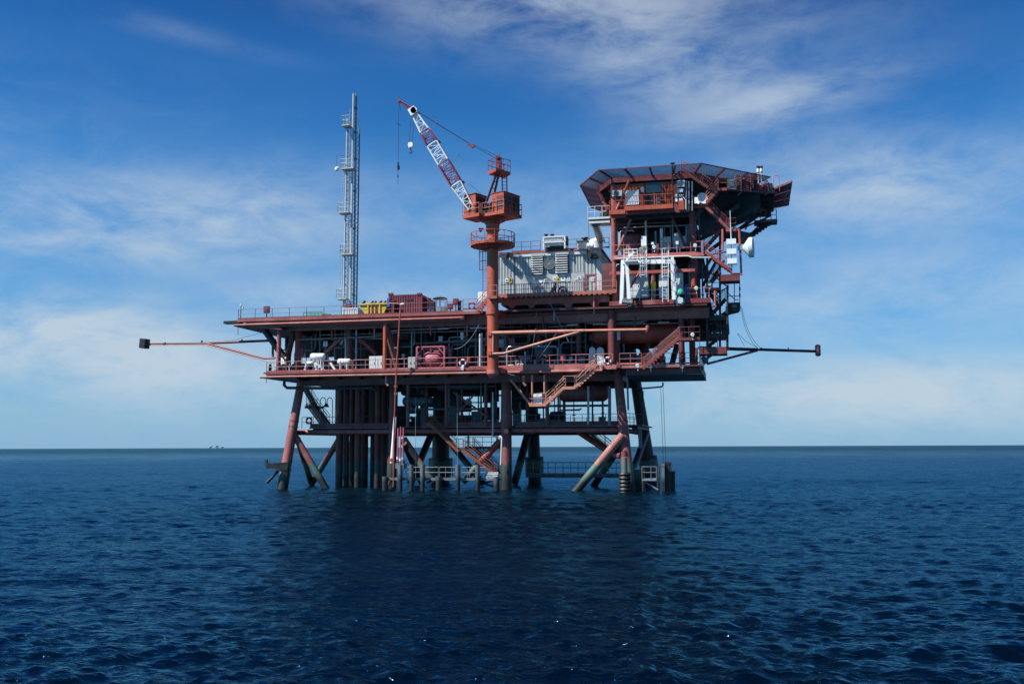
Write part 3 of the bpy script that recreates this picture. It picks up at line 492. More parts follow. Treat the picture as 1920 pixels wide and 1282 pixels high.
tcol(1152, 97.6, ZT, ZH-.6, .28); tcol(1300, 98.3, ZB-1.8, ZQ-.4, .36, 'dark_red'); tcol(1300, 98.0, ZA, ZB-1.2, .30); tcol(1224, 97.7, ZA, ZB-.5, .22); tcol(1154, 110, ZT, ZH-.6, .3, 'dark'); tcol(1285, 110, ZT, ZH-.6, .3, 'dark'); tcol(1222, 105, ZQ-5, ZH-.5, .25, 'dark')
MB().pbox(1143, 506, 1303, 512, 97.4, .35).build('cross_beam', 'salmon', tw)
def tdiag(a, b_, r, mat='red'): return MB().tube(a, b_, r, n=10).build('diagonal_brace', mat, tw)
tdiag(V(1180, 338, 96.7), V(1156, 393, 97.1), .12, 'salmon'); tdiag(V(1182, 413, 97.4), V(1158, 471, 97.2), .14, 'salmon'); tdiag(V(1257, 400, 98.4), V(1287, 466, 97.6), .13, 'dark_red'); tdiag(V(1200, 510, 97.5), V(1176, 546, 97.3), .12, 'red')
tdiag(V(1275, 322, 96.6), V(1262, 330, 96.6), .1); tdiag(V(1318, 535, 100), V(1345, 486, 103), .15, 'dark'); tdiag(V(1325, 540, 101), V(1357, 490, 104), .15, 'dark'); tdiag(V(1312, 520, 102), V(1335, 482, 104), .15, 'dark')
x = V(1224, 480, 97.7).x; MB().tube((x, 97.7, V(1224, 546, 97.7).z), (x, 97.7, V(1224, 528, 97.7).z), .232, n=12).build('warning_band', 'yellow', tw)
for px0, px1, Y, z0, z1 in ((1130, 1165, 106, ZT, ZB+.2), (1165, 1312, 103, ZA, ZB-.15), (1165, 1315, 104.5, ZB, ZQ-1), (1128, 1150, 101, ZT, ZB-.2)):
    MB().box(V(px0, 480, Y).x, V(px1, 480, Y).x, Y, Y+.15, z0, z1).build('bulkhead', 'dark', tw)  # tower back walls, the shade of the floors put into their colour
MB().box(V(1128, 520, 98.9).x, V(1148, 520, 98.9).x, 98.9, 99.05, ZT, ZB-.3).build('bulkhead', 'dark_red', tw)
# cabin under the helideck
cy = 97.2
cab = T('control_cabin', 'orange corrugated cabin with white board tucked under the helideck', 'cabin', (V(1225, 390, cy).x, cy+3, ZQ-.2))
cx0, cx1 = V(1150, 365, cy).x, V(1290, 360, cy).x; zq1 = V(1220, 342, cy).z
MB().box(cx0, cx1, cy+.12, cy+7, ZQ-.2, zq1).build('wall', 'red', cab)
corr(V(1157, 365, cy).x, V(1209, 365, cy).x, cy, ZQ-.18, zq1-.1, .28, .07).build('corrugated_panel', 'orange', cab); corr(V(1240, 365, cy).x, V(1264, 365, cy).x, cy, ZQ-.18, zq1-.1, .28, .07).build('corrugated_panel', 'orange', cab)
MB().pbox(1172, 357, 1198, 384, cy-.12, .1).build('white_board', 'white', cab)
m = MB().pbox(1211, 342, 1240, 361, cy-.02, .05).build('window', 'glass', cab); MB().pbox(1210, 360.4, 1241, 361.4, cy-.05, .06).build('sill', 'dark', m)
d = MB().pbox(1213, 363, 1226, 384, cy-.02, .05).build('door', 'black', cab); MB().pbox(1226, 359, 1228, 384, cy-.05, .1).build('frame', 'salmon', d)
MB().pbox(1264, 345, 1290, 398, cy-.3, .2).build('switch_panel', 'dark_red', cab)
for a, b_, c, e, mt in ((1271, 354, 1281, 360, 'white'), (1273, 365, 1281, 370, 'grey'), (1273, 371, 1280, 377, 'light_grey'), (1266, 364, 1270, 378, 'white'), (1201, 351, 1207, 360, 'galv'), (1246, 346, 1253, 352, 'black')): MB().pbox(a, b_, c, e, cy-.5, .25).build('junction_box', mt, cab)
MB().pbox(1272, 376, 1283, 393, cy-.55, .2).build('locker', 'orange', cab)
for px in (1287, 1292, 1298): MB().tube(V(px, 340, cy-.35), V(px, 395, cy-.35), .06).build('cable_pipe', 'galv', cab)
MB().path([V(1281, 370, cy-.6), V(1286, 375, cy-.6), V(1286, 392, cy-.6)], .05).build('cable_pipe', 'light_grey', cab)
# cabin walkways: a lower step on the left, a higher run on the right
for nm, a, b_, yy, zz in (('a', 1142, 1172, 398, 0), ('b', 1172, 1262, 389, 0)):
    z = V((a+b_)/2, yy, 95.5).z
    wk = T('cabin_walkway', 'short lower orange walkway step at the left end of the cabin' if nm == 'a' else 'orange walkway along the cabin door and white board', 'walkway', (V((a+b_)/2, yy, 95.5).x, 95.5, z-.3), 'cabin walkways')
    MB().box(V(a, yy, 95.5).x, V(b_, yy, 95.5).x, 95.5, cy-.02, z-.1, z).build('floor', 'plate', wk); MB().box(V(a, yy, 95.5).x, V(b_, yy, 95.5).x, 95.43, 95.497, z-.2, z+.22).build('edge_beam', 'orange', wk); MB().box(V(a, yy, 95.5).x, V(b_, yy, 95.5).x, 95.9, 96.1, z-.45, z-.1).build('girder', 'red', wk)
    railing([(V(a+1, yy, 95.5).x, 95.5, z), (V(b_-1, yy, 95.5).x, 95.5, z)], 'orange railing in front of the white board and cabin door' if nm == 'b' else 'short orange railing left of the white board', 'orange', sp=1.6, toe=False, h=1.25 if nm == 'b' else 1.15, group='railings on the tower floors')
    z_b = z
MB().box(V(1262, 389, 95.5).x, V(1318, 385, 95.5).x, 97.6, cy, ZQ-.35, ZQ-.2).build('side_floor', 'red', cab)

# ------------------------------------------------------------------ helideck with safety nets
hd = T('helideck', 'octagonal helideck with slanted blue safety nets on top of the tower', 'helideck', (-4.8, 105, ZH-.6))
oc = [VZ(px, py, ZH) for px, py in ((1147, 333), (1302, 323.5), (1452, 352), (1449, 388))]
A, B, C_, D = [(p.x, p.y) for p in oc]; Hh = VZ(1120, 354, ZH); Gg = VZ(1137, 392, ZH)
ring = [A, B, C_, D, (B[0]+1.5, 118.0), (A[0]+1.0, 118.0), (Gg.x, Gg.y), (Hh.x, Hh.y)]
MB().prism(ring, ZH-.22, ZH).build('deck_plate', 'plate', hd)
m = MB()
for p, q in zip(ring, ring[1:]+ring[:1]): m.bar((*p, ZH-.3), (*q, ZH-.3), .16, .5)
m.build('edge_beam', 'red', hd)
for y in np.linspace(98.5, 116, 8): 
    xs = [ring[i][0]+(y-ring[i][1])/(ring[(i+1) % 8][1]-ring[i][1])*(ring[(i+1) % 8][0]-ring[i][0]) for i in range(8) if (ring[i][1]-y)*(ring[(i+1) % 8][1]-y) < 0]
    MB().box(min(xs)+.2, max(xs)-.2, y-.1, y+.1, ZH-1.1, ZH-.225).build('deck_beam', 'dark', hd)
cen = Vector((sum(p[0] for p in ring)/8, sum(p[1] for p in ring)/8, 0))
def net(p, q, po, qo, seg, skip=()):
    """net panels between the inner edge p-q and the raised outer edge po-qo"""
    p, q, po, qo = map(Vector, (p, q, po, qo))
    for i in range(seg):
        if i in skip: continue
        a, b_, c, d = lerp(p, q, i/seg), lerp(p, q, (i+1)/seg), lerp(po, qo, (i+1)/seg), lerp(po, qo, i/seg)
        f = MB().bar(a, b_, .06, .06).bar(d, c, .09, .09).bar(b_, c, .06, .06).bar(a, d, .14, .2).build('safety_net', 'dark_red', hd); m = MB(); lu = max((b_-a).length, (c-d).length); lv = (d-a).length; s = .17; n = int((lu+lv)/s)
        pos = lambda u, v: lerp(lerp(a, b_, u), lerp(d, c, u), v)
        for k in range(1, n):                                          # two families of diagonal wires
            t = k*s
            for sg in (0, 1):
                u0, v0, u1, v1 = (t, 0., t-lv, lv); 
                if u1 < 0: v1 = t; u1 = 0.
                if u0 > lu: v0 = t-lu; u0 = lu
                if v0 >= lv or v1 <= v0: continue
                U0, U1 = u0/lu, u1/lu
                if sg: U0, U1 = 1-U0, 1-U1
                m.tube(pos(U0, v0/lv), pos(U1, v1/lv), .019, n=3)
        m.build('mesh', 'net', f)
    
nw = 1.75; up = .36
dirs = []
for i in range(8):
    p = Vector((*ring[i], ZH)); e1 = (Vector(ring[i])-Vector(ring[i-1])).normalized(); e2 = (Vector(ring[(i+1) % 8])-Vector(ring[i])).normalized()
    n1, n2 = Vector((e1.y, -e1.x)), Vector((e2.y, -e2.x)); bb = (n1+n2).normalized(); k = nw/max(.4, bb.dot(n1)); dirs.append(p+Vector((bb.x*k, bb.y*k, up)))
inn = [Vector((*p, ZH-.1)) for p in ring]
net(inn[0], inn[1], dirs[0], dirs[1], 4); net(inn[1], inn[2], dirs[1], dirs[2], 4, (3,)); net(inn[2], inn[3], dirs[2], dirs[3], 3); net(inn[3], inn[4], dirs[3], dirs[4], 4); net(inn[4], inn[5], dirs[4], dirs[5], 3); net(inn[5], inn[6], dirs[5], dirs[6], 3); net(inn[6], inn[7], dirs[6], dirs[7], 4); net(inn[7], inn[0], dirs[7], dirs[0], 2)
for a, b_ in (((1137, 392, 110), (1143, 405, 104)), ((1120, 354, 101), (1140, 395, 98.2)), ((1155, 335, 98.5), (1120, 356, 100.5))): MB().bar(V(*a), V(*b_), .22, .3).build('support_strut', 'dark_red', hd)
# pyramid of trusses under the overhang, its shade put into the black plating
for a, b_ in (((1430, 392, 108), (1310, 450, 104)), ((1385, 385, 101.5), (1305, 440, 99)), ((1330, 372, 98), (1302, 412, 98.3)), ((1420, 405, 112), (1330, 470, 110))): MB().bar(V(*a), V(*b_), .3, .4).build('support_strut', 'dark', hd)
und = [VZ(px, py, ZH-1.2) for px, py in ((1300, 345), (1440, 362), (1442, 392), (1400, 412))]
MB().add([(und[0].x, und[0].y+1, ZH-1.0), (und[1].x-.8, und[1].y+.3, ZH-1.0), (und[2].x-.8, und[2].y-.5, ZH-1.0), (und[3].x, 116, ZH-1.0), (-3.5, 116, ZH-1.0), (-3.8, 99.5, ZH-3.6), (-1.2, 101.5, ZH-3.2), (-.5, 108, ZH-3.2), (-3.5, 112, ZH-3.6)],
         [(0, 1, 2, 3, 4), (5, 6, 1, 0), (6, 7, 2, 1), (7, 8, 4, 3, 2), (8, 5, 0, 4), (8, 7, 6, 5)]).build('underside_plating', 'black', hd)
v = MB().tube(V(1261, 311, 96.3), V(1261, 345, 96.3), .085).build('vent_pipe', 'black', hd); MB().lathe(V(1261, 306, 96.3), (0, 0, -1), [(0, .2), (.02, .27), (.12, .1), (.3, .085)], 12).build('cowl', 'black', v)
for i, px in enumerate((1421.5, 1427.5)):
    q = V(px, 323, 101.5+i*.5); b_ = MB().tube(q-Vector((0,0,1.2)), q, .05).tube(q, q+Vector((0,0,.38)), .15, n=10).build('beacon', 'white', hd); MB().tube(q+Vector((0,0,.383)), q+Vector((0,0,.62)), .165, n=10).build('cap', 'black', b_)
# fire monitor platform along the chamfer: boxes, pipes and hoops
fp = T('monitor_platform', 'cluttered red catwalk with hoops and fire fighting gear below the right side nets', 'catwalk', tuple(V(1395, 360, 101)))
ps = [V(1342, 356, 97.2), V(1380, 358, 99.6), V(1418, 361, 102), V(1452, 362, 104.5)]
for a, b_ in zip(ps, ps[1:]): MB().bar(a, b_, .7, .14).build('floor', 'dark_red', fp)
for k, (px, py, Y, w_, h_, mt) in enumerate(((1372, 343, 99.4, .9, 1.1, 'steel'), (1396, 346, 100.6, .7, 1.3, 'purple'), (1404, 340, 101.2, .9, 1.4, 'dark_red'), (1416, 338, 101.9, .8, 1.9, 'dark_red'), (1434, 350, 103, .6, .8, 'purple'), (1444, 350, 103.8, .5, .9, 'dark'), (1386, 340, 100.2, .5, 1.5, 'dark_red'))):
    q = V(px, py, Y); MB().box(q.x-w_/2, q.x+w_/2, Y, Y+.5, q.z-h_*.6, q.z+h_*.4).box(q.x-w_*.3, q.x+w_*.3, Y-.06, Y-.003, q.z-h_*.3, q.z+h_*.2).build('gear_box', mt, fp)
for px, Y in ((1378, 99.4), (1396, 100.6), (1410, 101.6), (1424, 102.6), (1450, 104.3)):
    q = V(px, 359, Y); MB().path([q, q+Vector((0,0,1.5)), q+Vector((.12,0,1.65)), q+Vector((.5,0,1.65)), q+Vector((.62,0,1.5)), q+Vector((.62,0,0))], .035).build('hoop', 'salmon', fp)
for a, b_ in (((1394, 356, 100.3), (1384, 366, 99.7)), ((1447, 354, 104), (1434, 366, 103))): MB().tube(V(*a), V(*b_), .05).build('stay', 'galv', fp)
MB().tube(V(1435, 340, 103), V(1438, 338, 103), .12).tube(V(1436, 341, 103), V(1436, 356, 103), .06).tube(V(1434, 340, 102.9), V(1428, 336, 102.9), .05).build('fire_monitor', 'crimson', fp)

# ------------------------------------------------------------------ pedestal crane
YC = 94.4
cx = V(924, 560, YC).x
cr = T('pedestal_crane', 'orange pedestal crane with red and white lattice boom raised to the left', 'crane', (cx, YC, ZC-.3))
zr = V(922, 420, YC).z; zd = V(922, 408, YC).z
MB().tube((cx, YC, ZC-.6), (cx, YC, zr), .56, n=20).tube((cx, YC, ZT-.75), (cx, YC, ZT-.3), .66, n=20).tube((cx, YC, zr-.75), (cx, YC, zr-.05), .68, n=20).build('pedestal', 'orange', cr)
MB().lathe((cx, YC, ZC-.75), (0, 0, 1), [(-.5, .3), (-.1, .6), (.3, .58)], 16).build('pedestal_base', 'salmon', cr)
for z_ in (ZT-.62, ZC-.45): MB().box(cx-.75, cx+.75, YC+.2, YF-.08, z_-.25, z_+.25).build('pedestal_bracket', 'red', cr)
# ring platform
zp = V(922, 460, YC).z; R = 2.2
rp = MB().lathe((cx, YC, zp-.42), (0, 0, 1), [(0, .6), (.05, 1.4), (.36, R), (.42, R), (.44, .57)], 14).build('ring_platform', 'dark_red', cr)
ang = [2*math.pi*i/14+.1 for i in range(14)]; rg = [Vector((cx+R*math.cos(t), YC+R*math.sin(t), zp)) for t in ang]
m = MB()
for a, b_ in zip(rg, rg[1:]+rg[:1]): m.bar(a+Vector((0,0,.0)), b_+Vector((0,0,.0)), .05, .28)
m.build('edge_band', 'orange', rp)
for hh, nm in ((1.15, 'top_rail'), (.6, 'mid_rail')):
    MB().path([p+Vector((0,0,hh)) for p in rg+rg[:1]], .035).build(nm, 'orange', rp)
pm = MB().tube((0,0,0), (0,0,1.15), .04, n=5).mesh('post', 'orange')
for p in rg: inst(rp, 'post', pm, p)
MB().lathe(V(906, 429, 93.4), (-.6, -.6, -.4), [(0, .1), (.25, .16), (.4, .24)], 12).build('floodlight', 'black', cr)
# slewing deck, seen cornerwise
th = rad(24); ux = Vector((math.cos(th), math.sin(th)*-1, 0)); uy = Vector((math.sin(th), math.cos(th), 0))
def cw(u, v, z): return Vector((cx, YC, 0))+ux*u+uy*v+Vector((0, 0, z))
def cbox(m, u0, u1, v0, v1, z0, z1):
    vs = [cw(u, v, z) for z in (z0, z1) for u, v in ((u0, v0), (u1, v0), (u1, v1), (u0, v1))]
    return m.add(vs, [(0,3,2,1),(4,5,6,7),(0,1,5,4),(1,2,6,5),(2,3,7,6),(3,0,4,7)])
z0 = zd
cbox(cbox(MB(), -2.45, -.35, -1.75, .5, z0-.1, z0+.22), -.35, 2.35, -1.25, 1.7, z0-.12, z0+.2).build('slewing_deck', 'orange', cr)
MB().lathe((cx, YC, zr-.05), (0, 0, 1), [(0, .75), (.25, .85), (.3, 1.2), (z0-zr-.1, 1.5)], 18).build('slewing_ring', 'dark_red', cr)
cabn = cbox(MB(), -2.35, -.9, -1.6, .2, z0+.22, z0+2.25).build('operator_cab', 'orange', cr); cbox(MB(), -2.42, -.84, -1.67, .26, z0+2.25, z0+2.33).build('roof', 'dark_red', cabn)
cbox(MB(), -2.38, -2.348, -1.4, 0, z0+.9, z0+2.05).build('window', 'glass', cabn); cbox(MB(), -2.2, -1.55, -1.63, -1.598, z0+.8, z0+2.0).build('window', 'glass', cabn); cbox(MB(), -.902, -.87, -1.35, -.1, z0+.35, z0+2.0).build('door', 'dark', cabn)
mh = cbox(MB(), 0.8, 2.25, -1.15, 1.5, z0+.2, z0+2.05).build('machinery_house', 'orange', cr)
cbox(MB(), 1.4, 2.1, -1.18, -1.148, z0+.4, z0+1.7).build('door', 'dark_red', mh); cbox(MB(), 2.248, 2.28, -.8, .1, z0+.9, z0+1.7).build('window', 'glass', mh); cbox(MB(), 2.248, 2.28, .4, 1.3, z0+.5, z0+1.8).build('vent_grille', 'dark', mh); cbox(MB(), .75, 2.3, -1.2, 1.55, z0+2.05, z0+2.13).build('roof', 'dark_red', mh); cbox(cbox(MB(), 0.92, 1.0, -1.162, -1.148, z0+1.1, z0+1.5), 1.1, 1.18, -1.162, -1.148, z0+1.1, z0+1.5).build('marking', 'black', mh)
cbox(MB(), -.5, .7, -.9, .6, z0+.2, z0+.6).build('winch_bed', 'dark', cr)
for v in (-.6, .2): MB().tube(cw(-.3, v, z0+.95), cw(.4, v, z0+.95), .38, n=14).build('winch_drum', 'black', cr)
for v in (0, 1): MB().bar(cw(1.0, -1.25+v*2.9, z0+.2), cw(1.0, -1.25+v*2.9, z0+1.0), .08, .08).build('bollard', 'orange', cr)
dk = [cw(-2.45, -1.75, z0+.2), cw(-.35, -1.75, z0+.2), cw(-.35, -1.25, z0+.2), cw(2.35, -1.25, z0+.2), cw(2.35, 1.7, z0+.2), cw(-.35, 1.7, z0+.2)]
drl = MB()
for hh in (1.05, .55): drl.path([p+Vector((0,0,hh)) for p in dk], .032)
for a, b_ in zip(dk, dk[1:]):
    for i in range(3): q = lerp(a, b_, i/3); drl.tube(q, q+Vector((0,0,1.05)), .035, n=5)
drl.build('deck_railing', 'salmon', cr)
# A-frame with its small top platform
ztop = V(937, 322, YC).z; hl = lerp(V(937, 322, YC), V(937, 322, YC), 0)
for a, b_ in (((910, 385, 93.3), (932, 322, 94.0)), ((922, 385, 93.8), (936, 322, 94.2))):
    MB().bar(V(*a), V(*b_), .2, .2).build('frame_leg', 'dark_red', cr)
for a, b_ in (((943, 385, 95.0), (941, 322, 94.7)), ((951, 385, 95.6), (950, 322, 95.0))): MB().bar(V(*a), V(*b_), .1, .1).build('frame_leg', 'purple', cr)
for i in range(10):
    t = i/10; MB().tube(lerp(V(943, 385, 95.0), V(941, 322, 94.7), t), lerp(V(951, 385, 95.6), V(950, 322, 95.0), t), .025, n=4).build('rung', 'purple', cr)
    if i % 2: MB().tube(lerp(V(910, 385, 93.3), V(932, 322, 94.0), t), lerp(V(922, 385, 93.8), V(936, 322, 94.2), t), .04, n=5).build('cross_bar', 'purple', cr)
tp = [V(915, 322, 94.0), V(930, 326, 93.0), V(957, 322, 94.6), V(945, 318, 95.8)]
zt_ = tp[0].z; tp = [Vector((p.x, p.y, zt_)) for p in tp]
hp = MB().prism([(p.x, p.y) for p in tp], zt_-.3, zt_).build('head_platform', 'orange', cr); m = MB()
for hh in (1.15, .6): m.path([p+Vector((0,0,hh)) for p in tp+tp[:1]], .032)
for a, b_ in zip(tp, tp[1:]+tp[:1]):
    for i in range(2): q = lerp(a, b_, i/2); m.tube(q, q+Vector((0,0,1.15)), .035, n=5)
m.build('platform_railing', 'purple', hp)
sh = V(935, 296, 94.2)
MB().bar(V(933, 322, 94.2), sh, .35, .3).bar(V(938, 322, 94.3), sh+Vector((.15, 0, 0)), .3, .3).tube(sh+Vector((-.1, -.25, .05)), sh+Vector((-.1, .25, .05)), .2, n=12).tube(sh, V(938, 284, 94.2), .035).build('head_sheave', 'crimson', cr)
# boom: tapered box lattice in painted sections
f0, f1 = V(884, 392, 93.7), V(776, 211, 93.7); ax = (f1-f0).normalized(); nu = Vector((ax.z, 0, -ax.x)).normalized(); Lb = (f1-f0).length
def bw(t): return .30+.32*min(1, t/.25) if t < .7 else .62-.34*(t-.7)/.3
def bc(t, i, j): return f0+ax*Lb*t+nu*bw(t)*(1 if i else -1)*.9+Vector((0, bw(t)*(1 if j else -1)*.65, 0))
for k, (t0, t1, mt) in enumerate(((0, .245, 'white'), (.245, .47, 'purple'), (.47, .66, 'white'), (.66, .80, 'purple'), (.80, 1., 'white'))):
    m = MB(); n = max(3, round((t1-t0)*22)); ts = np.linspace(t0, t1, n+1)
    for i in (0, 1):
        for j in (0, 1): m.path([bc(t, i, j) for t in ts], .075, 6)
    for q in range(n):
        a, b_ = ts[q], ts[q+1]
        for i in (0, 1):
            m.tube(bc(a, i, q % 2), bc(b_, i, 1-q % 2), .03, n=4)
            m.tube(bc(a, q % 2, i), bc(b_, 1-q % 2, i), .032, n=4)
        m.tube(bc(a, 0, 0), bc(a, 1, 0), .035, n=4); m.tube(bc(a, 0, 1), bc(a, 1, 1), .035, n=4)
    m.tube(bc(t1, 0, 0), bc(t1, 1, 0), .06, n=5)
    m.build('boom_section', mt, cr, 'white painted boom section' if mt == 'white' else 'dark red painted boom section')
MB().bar(f1-ax*.3, f1+ax*.45, .75, .8, (0, 1, 0)).tube(f1+Vector((.1, -.4, .1)), f1+Vector((.1, .4, .1)), .35, n=14).build('boom_head', 'white', cr)
j1 = V(748, 189, 93.7); m = MB()
for (du, dv) in ((-.22, 0), (.22, -.25), (.22, .25)): m.tube(f1+ax*.3+nu*du+Vector((0, dv, 0)), j1+nu*du*.3, .055, n=5)
for i in range(7): t = i/7; m.tube(lerp(f1+ax*.3-nu*.22, j1, t), lerp(f1+ax*.3+nu*.22, j1, min(1, t+.14)), .03, n=4); m.tube(lerp(f1+ax*.3+nu*.22, j1, t), lerp(f1+ax*.3-nu*.22, j1, min(1, t+.14)), .03, n=4)
m.tube(j1+Vector((0, -.1, 0)), j1+Vector((0, .1, 0)), .16, n=10).build('boom_tip', 'crimson', cr)
for t in (.34, .76):
    a = bc(t, 1, 0); b_ = bc(t+.06, 1, 0); m = MB(); m.path([a, a+nu*1.3+ax*.6, b_+nu*1.1+ax*.6, b_], .03, 5); m.build('hoop', 'steel', cr)
for j, t in enumerate((.245, .66)): m = MB().bar(bc(t, 1, 0), bc(t, 1, 1), .5, .06).build('boom_grating', 'dark', cr)
m = MB(); blk = V(886, 273, 93.9)
m.tube(f1+Vector((.3, 0, .1)), blk, .045, n=5).build('pendant_cable', 'rope', cr)
MB().lathe(blk+Vector((0, -.1, -.05)), (0, 1, 0), [(0, .22), (.2, .22)], 12).bar(blk-Vector((.5, 0, -.18)), blk, .14, .22).build('floating_block', 'crimson', cr)
for dz in (0, .35): MB().tube(blk+Vector((.2, 0, dz*.4-.1)), sh+Vector((-.1, 0, dz-.2)), .022, n=4).build('luffing_cable', 'rope', cr)
hk = V(770, 273, 93.7)
for dx in (-.16, .16): MB().tube(f1+Vector((dx-.1, 0, 0)), hk+Vector((dx, 0, .2)), .022, n=4).build('hoist_cable', 'rope', cr)
hb = MB().bar(hk+Vector((0, 0, -.25)), hk+Vector((0, 0, .3)), .42, .22, (0, 1, 0)).lathe(hk+Vector((0, -.14, .05)), (0, 1, 0), [(0, .26), (.28, .26)], 14).build('hook_block', 'white', cr)
MB().path([hk+Vector((0, 0, -.25)), hk+Vector((0, 0, -.5)), hk+Vector((.14, 0, -.62)), hk+Vector((.1, 0, -.8)), hk+Vector((-.08, 0, -.8)), hk+Vector((-.14, 0, -.68))], .05).build('hook', 'dark', hb)
wh = V(746.5, 312, 93.7); wl = MB().tube(j1, wh, .02, n=4).build('whip_cable', 'rope', cr)
MB().tube(wh+Vector((0,0,.4)), wh, .09).tube(wh, V(746, 346, 93.7), .018, n=4).tube(V(746, 333, 93.7), V(746, 328, 93.7), .06).tube(V(744.5, 232, 93.7), V(751, 235, 93.7), .04, n=5).tube(V(747, 318, 93.7), V(747, 311, 93.7), .14).build('whip_hook', 'black', wl)
MB().tube(j1, V(751, 208, 93.7), .018, n=4).build('hoist_cable', 'rope', cr)
MB().tube(V(880, 345, 93.9), V(911, 372, 93.7), .018, n=4).build('tie_cable', 'rope', cr)
ladder(V(909.5, 584, YC+.1), V(909.5, 460, YC+.1), 'caged ladder running up beside the orange crane pedestal', 'purple', across=(1, .1, 0), cage=((-.6, -.3, 0), V(909, 506, YC).z))

# ------------------------------------------------------------------ vent stack on the upper deck
YV = 105.0
vb = V(655, 590, YV); vs_ = T('vent_stack', 'tall slender galvanised lattice vent stack with small platforms', 'vent stack', (vb.x, YV, ZT))
def vp(px, py, dy=0.): return V(px, py, YV+dy)
def seg(p0, p1, r, name, mat='galv', dy=0): return MB().tube(vp(*p0, dy), vp(*p1, dy), r, n=8).build(name, mat, vs_)
seg((656.5, 592), (663, 176), .13, 'vent_pipe', 'grey'); seg((663, 592), (668, 176), .13, 'vent_pipe', 'galv', .3)
seg((668.5, 580), (674, 240), .09, 'chord', 'steel', 1.0); seg((644, 592), (651.5, 222), .11, 'chord', 'grey'); seg((651, 592), (657, 205), .07, 'chord', 'galv', 1.2)
m = MB(); k = 0
for i in range(46):
    y0, y1 = 590-i*8.0, 590-(i+1)*8.0; xl = lambda y: 644+(592-y)*.0203; xr = lambda y: 656.5+(592-y)*.0156; xq = lambda y: 668.5+(580-y)*.0162
    if y1 > 222: m.tube(vp(xl(y0) if i % 2 else xr(y0), y0), vp(xr(y1) if i % 2 else xl(y1), y1), .035, n=4); m.tube(vp(xl(y1), y1), vp(xr(y1), y1), .03, n=4)
    if y1 > 240: m.tube(vp(xr(y0)+6 if i % 2 else xq(y0), y0, .3 if i % 2 else 1), vp(xq(y1) if i % 2 else xr(y1)+6, y1, 1 if i % 2 else .3), .035, n=4)
    m.tube(vp(xr(y1), y1), vp(xr(y1)+5.5, y1, .3), .03, n=4)
m.build('lattice', 'galv', vs_)
for i, (x0, x1, yy) in enumerate(((643, 657, 236), (641, 665, 317), (636, 656, 399), (640, 663, 477), (633, 652, 560))):
    p, q = vp(x0, yy, -.5), vp(x1, yy, -.5); f = MB().box(p.x, q.x, YV-.9, YV+.3, p.z-.12, p.z).build('platform', 'grey', vs_); m = MB(); c = [Vector((p.x, YV+.3, p.z)), Vector((p.x, YV-.9, p.z)), Vector((q.x, YV-.9, p.z))]
    for hh in (1.05, .55): m.path([a+Vector((0,0,hh)) for a in c], .028, 5)
    for a, b_ in zip(c, c[1:]):
        for t in (0, .5, 1): e = lerp(a, b_, t); m.tube(e, e+Vector((0,0,1.05)), .03, n=4)
    m.build('guard_rail', 'grey', f)
for x0, y0, y1 in ((641.5, 368, 300), (637.5, 533, 462), (647, 590, 565)):
    m = MB()
    for dx in (0, 4): m.tube(vp(x0+dx, y0, -.4), vp(x0+dx+1, y1, -.4), .03, n=4)
    for i in range(12): y = y0+(y1-y0)*i/12; m.tube(vp(x0+(y0-y)*.014, y, -.4), vp(x0+4+(y0-y)*.014, y, -.4), .022, n=4)
    m.build('ladder', 'grey', vs_)
for y in (555, 480, 430, 360, 300, 250, 205): MB().tube(vp(662.5+(592-y)*.012, y, .3), vp(663+(592-y)*.012, y-3, .3), .2, n=8).build('pipe_flange', 'steel', vs_)
MB().tube(vp(671, 240, 1), vp(672, 215, 1), .05).build('antenna', 'steel', vs_); MB().path([vp(663, 297), vp(631.5, 290.5), vp(631, 312)], .025, 5).build('lamp_arm', 'rope', vs_); MB().lathe(vp(632, 321), (0, 0, 1), [(0, .1), (.1, .26), (.35, .28), (.5, .12)], 12).build('lamp', 'white', vs_)
MB().pbox(648, 569, 657, 577, YV-1.2, .5).build('control_box', 'crimson', vs_)

# ------------------------------------------------------------------ long outrigger booms
lb = T('flare_boom', 'slender reddish boom reaching out over the sea from the left end', 'boom', tuple(V(515, 640, 98.5)), 'outrigger booms')
MB().tube(V(517, 638, 98.5), V(386, 643.5, 98.5), .14, n=10).tube(V(386, 643.5, 98.5), V(280, 644.5, 98.5), .10, n=10).build('main_tube', 'dark_red', lb)
MB().path([V(516, 671, 98.3), V(495, 672, 98.3), V(386, 643.5, 98.4)], .11, 8).build('lower_strut', 'red', lb); MB().path([V(515, 681, 97.8), V(385, 646.5, 98.2), V(280, 647, 98.4)], .05, 6).build('gas_line', 'salmon', lb)
MB().tube(V(511.5, 638, 98.5), V(511.5, 671, 98.4), .13, n=10).build('hinge_post', 'dark_red', lb)
MB().bar(V(266, 644, 98.4), V(276, 644.5, 98.4), 1.0, 1.05).build('burner_head', 'black', lb); MB().tube(V(276, 641, 98.4), V(282, 645, 98.4), .05).tube(V(276, 650, 98.4), V(282, 646, 98.4), .05).build('burner_fork', 'steel', lb)
for px, py in ((378, 640), (453, 638)): MB().tube(V(px, py+3, 98.5), V(px+1, py-2, 98.5), .09).build('clamp', 'black', lb)
MB().path([V(385, 645, 98.5), V(440, 637, 98.5), V(490, 624, 98.5)], .016, 4).build('stay_wire', 'rope', lb); MB().tube(V(310, 644.2, 98.4), V(306, 644.2, 98.4), .15, n=8).build('flange', 'black', lb)
rb = T('flare_boom', 'long dark boom with round end flange reaching out from the right end', 'boom', tuple(V(1312, 653, 99)), 'outrigger booms')
MB().tube(V(1310, 652, 99), V(1420, 655.5, 101), .17, n=10).tube(V(1420, 655.5, 101), V(1532, 659, 104), .12, n=10).tube(V(1425, 653.5, 101), V(1532, 657, 104), .05).build('main_tube', 'dark', rb)
